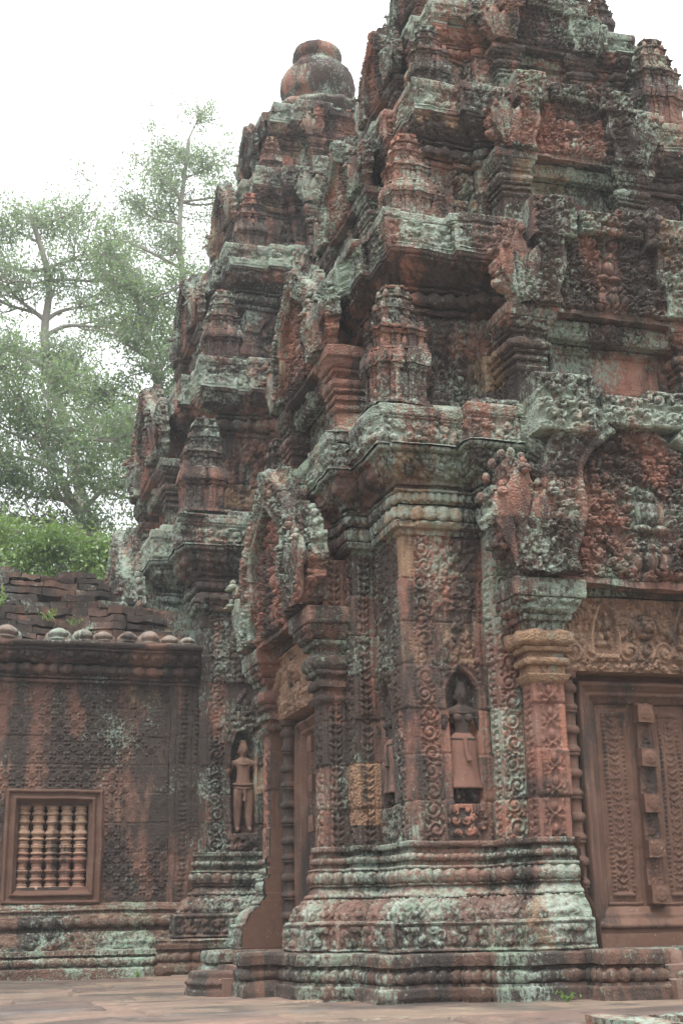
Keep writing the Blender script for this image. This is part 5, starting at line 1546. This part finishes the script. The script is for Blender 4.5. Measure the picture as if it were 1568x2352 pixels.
def tree(name, label, trunk, rad0, blobs, nleaf, lsize, lmat, seed, cat='tree', limbs=True, sub=9, droop=0.3, group=None):
    rng = np.random.default_rng(seed)
    base = np.array(trunk[0], float)
    root = thing(name, label, cat, tuple(base), group=group)
    tp = smooth_path(trunk, 26)
    tk = MB(); rr = np.linspace(rad0, rad0*0.28, 26)
    tk.tube(tp-base, rr, 10, axis=(0.3, 1, 0.1))
    LV, LQ, c = [], [], 0
    tot = sum(b[3]**2 for b in blobs)
    for (x, y, z, r) in blobs:
        ctr = np.array([x, y, z])
        d = np.linalg.norm(tp-ctr, axis=1)+np.maximum(tp[:, 2]-(z-0.35*r-0.2), 0)*3
        i = int(np.argmin(d))
        br = curve3(tp[i], ctr, 0.10, rng, 12)
        r0 = max(rr[i]*0.62, 0.02)
        tk.tube(br-base, np.linspace(r0, r0*0.3, 12), 7, axis=(0.3, 1, 0.1))
        ends = []
        for q in range(sub):
            u = rng.normal(size=3); u /= np.linalg.norm(u)
            e = ctr+u*np.array([1, 1, 0.8])*r*rng.uniform(0.55, 1.0)
            s_ = br[int(rng.integers(5, 12))]
            sb = curve3(s_, e, 0.12, rng, 8)
            tk.tube(sb-base, np.linspace(r0*0.42, max(r0*0.10, 0.009), 8), 5, axis=(0.3, 1, 0.1))
            ends.append(sb)
            for q2 in range(3):
                u2 = rng.normal(size=3); u2 /= np.linalg.norm(u2)
                s2 = sb[int(rng.integers(3, 8))]
                tw = curve3(s2, s2+u2*r*rng.uniform(0.25, 0.5), 0.1, rng, 6)
                tk.tube(tw-base, np.linspace(max(r0*0.16, 0.011), 0.006, 6), 4, axis=(0.3, 1, 0.1))
                ends.append(tw)
        n = int(nleaf*r*r/tot)
        pool = np.concatenate([e[2:] for e in ends])
        pick = pool[rng.integers(0, len(pool), n)]
        cl = rng.integers(0, max(1, n//9), n)
        cen = pick[cl % len(pick)]+(rng.normal(size=(n, 3))*r*0.20)[cl]
        C = cen+rng.normal(size=(n, 3))*np.array([0.12, 0.12, 0.09])
        D = rng.normal(size=(n, 3)); D[:, 2] -= droop; D /= np.linalg.norm(D, axis=1, keepdims=True)
        Ls = lsize*rng.uniform(0.6, 1.25, n)
        V, Q = leaf_quads(C-base, D, Ls, Ls*rng.uniform(0.38, 0.55, n), rng)
        LV.append(V); LQ.append(Q+c); c += len(V)
    tk.build('trunk', M_BARK, root)
    lm = MB(); lm.raw(np.concatenate(LV), np.concatenate(LQ))
    lm.build('crown', lmat, root, smooth=False)
    return root

tree('tall_tree', 'tallest thin pale tree rising beside the far tower, open airy crown', [(5.9, 32, -1), (6.3, 32, 6), (5.6, 32, 11), (5.95, 32, 14.5), (5.4, 32, 18), (5.6, 32, 21.3)], 0.17,
     [(5.5, 32, 21.0, 1.1), (6.4, 32.3, 21.0, 0.9), (4.5, 31.7, 20.0, 1.0), (4.1, 32, 19.2, 0.8), (5.3, 32.5, 19.3, 1.1), (6.8, 32, 19.8, 0.9), (6.9, 31.6, 18.4, 0.9), (5.0, 31.6, 18.0, 0.9), (6.3, 32.3, 17.2, 0.9), (5.9, 32, 22.2, 0.6), (6.2, 32.4, 14.6, 0.9), (5.3, 32, 15.5, 0.7), (7.3, 32.5, 20.3, 0.8), (7.4, 32.4, 16.2, 0.9), (3.7, 32, 18.0, 0.8), (4.3, 32.3, 16.8, 0.9)],
     21000, 0.10, M_LEAF, 1, group='trees beyond the hall')
tree('broad_tree', 'grey green tree at far left whose thin crown fades into the white sky', [(3.4, 30, -1), (3.2, 30, 6), (2.8, 30, 10.5), (1.9, 30, 13.6), (1.9, 30, 15.5), (1.4, 30, 17.2)], 0.19,
     [(2.4, 30, 17.6, 0.95), (1.5, 30, 17.3, 0.9), (0.7, 30.3, 17.0, 0.9), (-0.4, 30, 16.5, 1.1), (2.7, 30, 16.4, 0.9), (1.9, 30, 15.6, 1.0), (0.9, 29.7, 15.3, 1.0), (3.2, 30.2, 15.2, 0.8), (0.2, 30, 13.8, 1.1), (1.8, 30, 13.6, 1.0), (-1.2, 30, 14.5, 1.3), (2.7, 30, 13.4, 0.8), (3.7, 30.2, 16.2, 0.8), (3.9, 30, 14.6, 0.8), (0.0, 30, 15.2, 0.9), (1.0, 30, 12.4, 0.9), (3.1, 30, 12.0, 0.8)],
     28000, 0.10, M_LEAF, 2, group='trees beyond the hall')
tree('leaning_tree', 'dark green tree leaning over the hall roof close to the far tower', [(5.2, 27, -1), (5.0, 27, 5), (4.7, 27, 9.5), (4.1, 27, 12), (3.6, 27, 14)], 0.20,
     [(3.4, 27, 14.3, 0.8), (4.1, 27, 13.6, 0.9), (4.7, 27.2, 13.0, 0.8), (3.2, 27, 13.0, 0.9), (4.0, 26.8, 12.2, 0.9), (3.1, 27, 11.6, 0.9), (2.4, 27, 11.4, 0.8), (3.9, 27.2, 10.8, 0.9), (4.6, 27, 11.4, 0.8), (3.1, 26.8, 10.2, 0.9), (4.2, 27, 9.6, 0.8), (4.9, 27, 9.9, 0.7), (4.6, 27, 14.4, 0.8), (5.2, 27.2, 12.2, 0.8), (2.9, 27, 15.0, 0.7)],
     23000, 0.095, M_LEAF2, 3, group='trees beyond the hall')
tree('spreading_tree', 'dense dark green tree with long crooked boughs spreading low over the hall', [(4.6, 25, -1), (4.4, 25, 5), (3.7, 25, 7.2), (2.6, 25.2, 7.9), (1.6, 25, 9.6)], 0.22,
     [(3.4, 25, 8.8, 0.8), (2.6, 25, 9.3, 0.9), (1.9, 25, 9.9, 0.9), (1.1, 25, 10.2, 0.9), (0.3, 25, 10.3, 0.9), (1.9, 24.8, 8.7, 0.8), (1.1, 25, 9.0, 0.8), (0.4, 25, 9.0, 0.9), (2.7, 25.2, 8.2, 0.7), (1.7, 25, 7.9, 0.7), (3.2, 25, 10.0, 0.8), (0.7, 25, 11.3, 0.8), (1.7, 25, 11.0, 0.7), (-0.6, 25, 9.6, 1.1), (-0.6, 25, 11.0, 1.0), (0.6, 25, 8.0, 0.7), (3.6, 25, 7.7, 0.6), (-0.4, 25, 8.0, 0.9)],
     33000, 0.09, M_LEAF2, 4, group='trees beyond the hall')
for i, (x, z, r, lb) in enumerate(((0.8, 7.0, 0.75, 'bright yellow green bush above the hall roof, leftmost of three'), (1.9, 7.05, 0.7, 'bright yellow green bush above the hall roof, middle of three'), (2.8, 6.9, 0.65, 'bright green bush above the hall roof, next to the far tower'))):
    tree('young_tree', lb, [(x+0.2, 23, -1), (x+0.15, 23, 3), (x, 23, 5.4), (x, 23, z)], 0.09,
         [(x, 23, z+0.1, r*0.8), (x-0.45, 23, z-0.25, r*0.7), (x+0.45, 23.1, z-0.2, r*0.7), (x, 22.8, z-0.6, r*0.8), (x-0.6, 23, z-0.8, r*0.6), (x+0.6, 23, z-0.8, r*0.6)], 8500, 0.085, M_LEAFY, 20+i, cat='young tree', sub=6, group='young trees above the hall roof')

def weed(name, label, loc, n, spread, size, seed, grp=None):
    rng = np.random.default_rng(seed)
    m = MB(); V_, Q_, c = [], [], 0
    root = thing(name, label, 'weed', loc, group=grp)
    for q in range(max(3, n//9)):
        a = rng.uniform(0, 6.28); h = spread*rng.uniform(0.5, 1.0)
        pts = np.array([(0, 0, 0), (math.cos(a)*h*0.3, math.sin(a)*h*0.3, h*0.5), (math.cos(a)*h*0.8, math.sin(a)*h*0.8, h*0.75)])
        m.tube(smooth_path(pts, 7), np.linspace(0.006, 0.002, 7)*size/0.05, 5)
        k = 9
        t = rng.uniform(0.3, 1, k)[:, None]
        C = pts[0]*(1-t)**2+2*pts[1]*t*(1-t)+pts[2]*t*t+rng.normal(size=(k, 3))*0.012
        D = rng.normal(size=(k, 3)); D[:, 2] += 0.2; D /= np.linalg.norm(D, axis=1, keepdims=True)
        Ls = size*rng.uniform(0.6, 1.2, k)
        V, Q = leaf_quads(C, D, Ls, Ls*0.45, rng); V_.append(V); Q_.append(Q+c); c += len(V)
    m.build('stem', M_LEAFY, root)
    l = MB(); l.raw(np.concatenate(V_), np.concatenate(Q_)); l.build('foliage', M_LEAFY, root, smooth=False)
weed('weed', 'tiny green sprig growing at the foot of the dark platform', (4.05, 8.45, 0), 18, 0.09, 0.045, 1)
weed('weed', 'light green creeper on the brick roof at the left edge of the picture', (0.62, 16.35, 4.25), 70, 0.34, 0.07, 2)
weed('weed', 'light green fern tuft growing from the brick roof above the second finial', (1.22, 16.32, 4.12), 40, 0.22, 0.06, 3)
weed('weed', 'small green tuft on the brick roof between the second and third finials', (1.52, 16.30, 4.05), 24, 0.16, 0.05, 4)
weed('weed', 'tiny green tuft at the foot of the hall base near the far platform', (2.30, 15.62, 0.0), 14, 0.07, 0.04, 5)

# ------------------------------------------------------------------ haze volume, added to imitate a bluish veil of glare
def haze():
    m = bpy.data.materials.new('humid_air'); m.use_nodes = True
    nt = m.node_tree
    for n in list(nt.nodes): nt.nodes.remove(n)
    out = nd(nt, 'ShaderNodeOutputMaterial'); v = nd(nt, 'ShaderNodeVolumePrincipled')
    v.inputs['Color'].default_value = (0.88, 0.95, 1.0, 1); v.inputs['Density'].default_value = 0.0017
    v.inputs['Anisotropy'].default_value = 0.2
    nt.links.new(v.outputs[0], out.inputs['Volume'])
    bm = bmesh.new(); bmesh.ops.create_cube(bm, size=1.0)
    me = bpy.data.meshes.new('haze'); bm.to_mesh(me); bm.free(); me.materials.append(m)
    o = bpy.data.objects.new('haze', me); COL.objects.link(o)
    o.scale = (310, 310, 28.2); o.location = (0, 0, 28.2/2-2.2)
    struct(o, 'stuff')
haze()
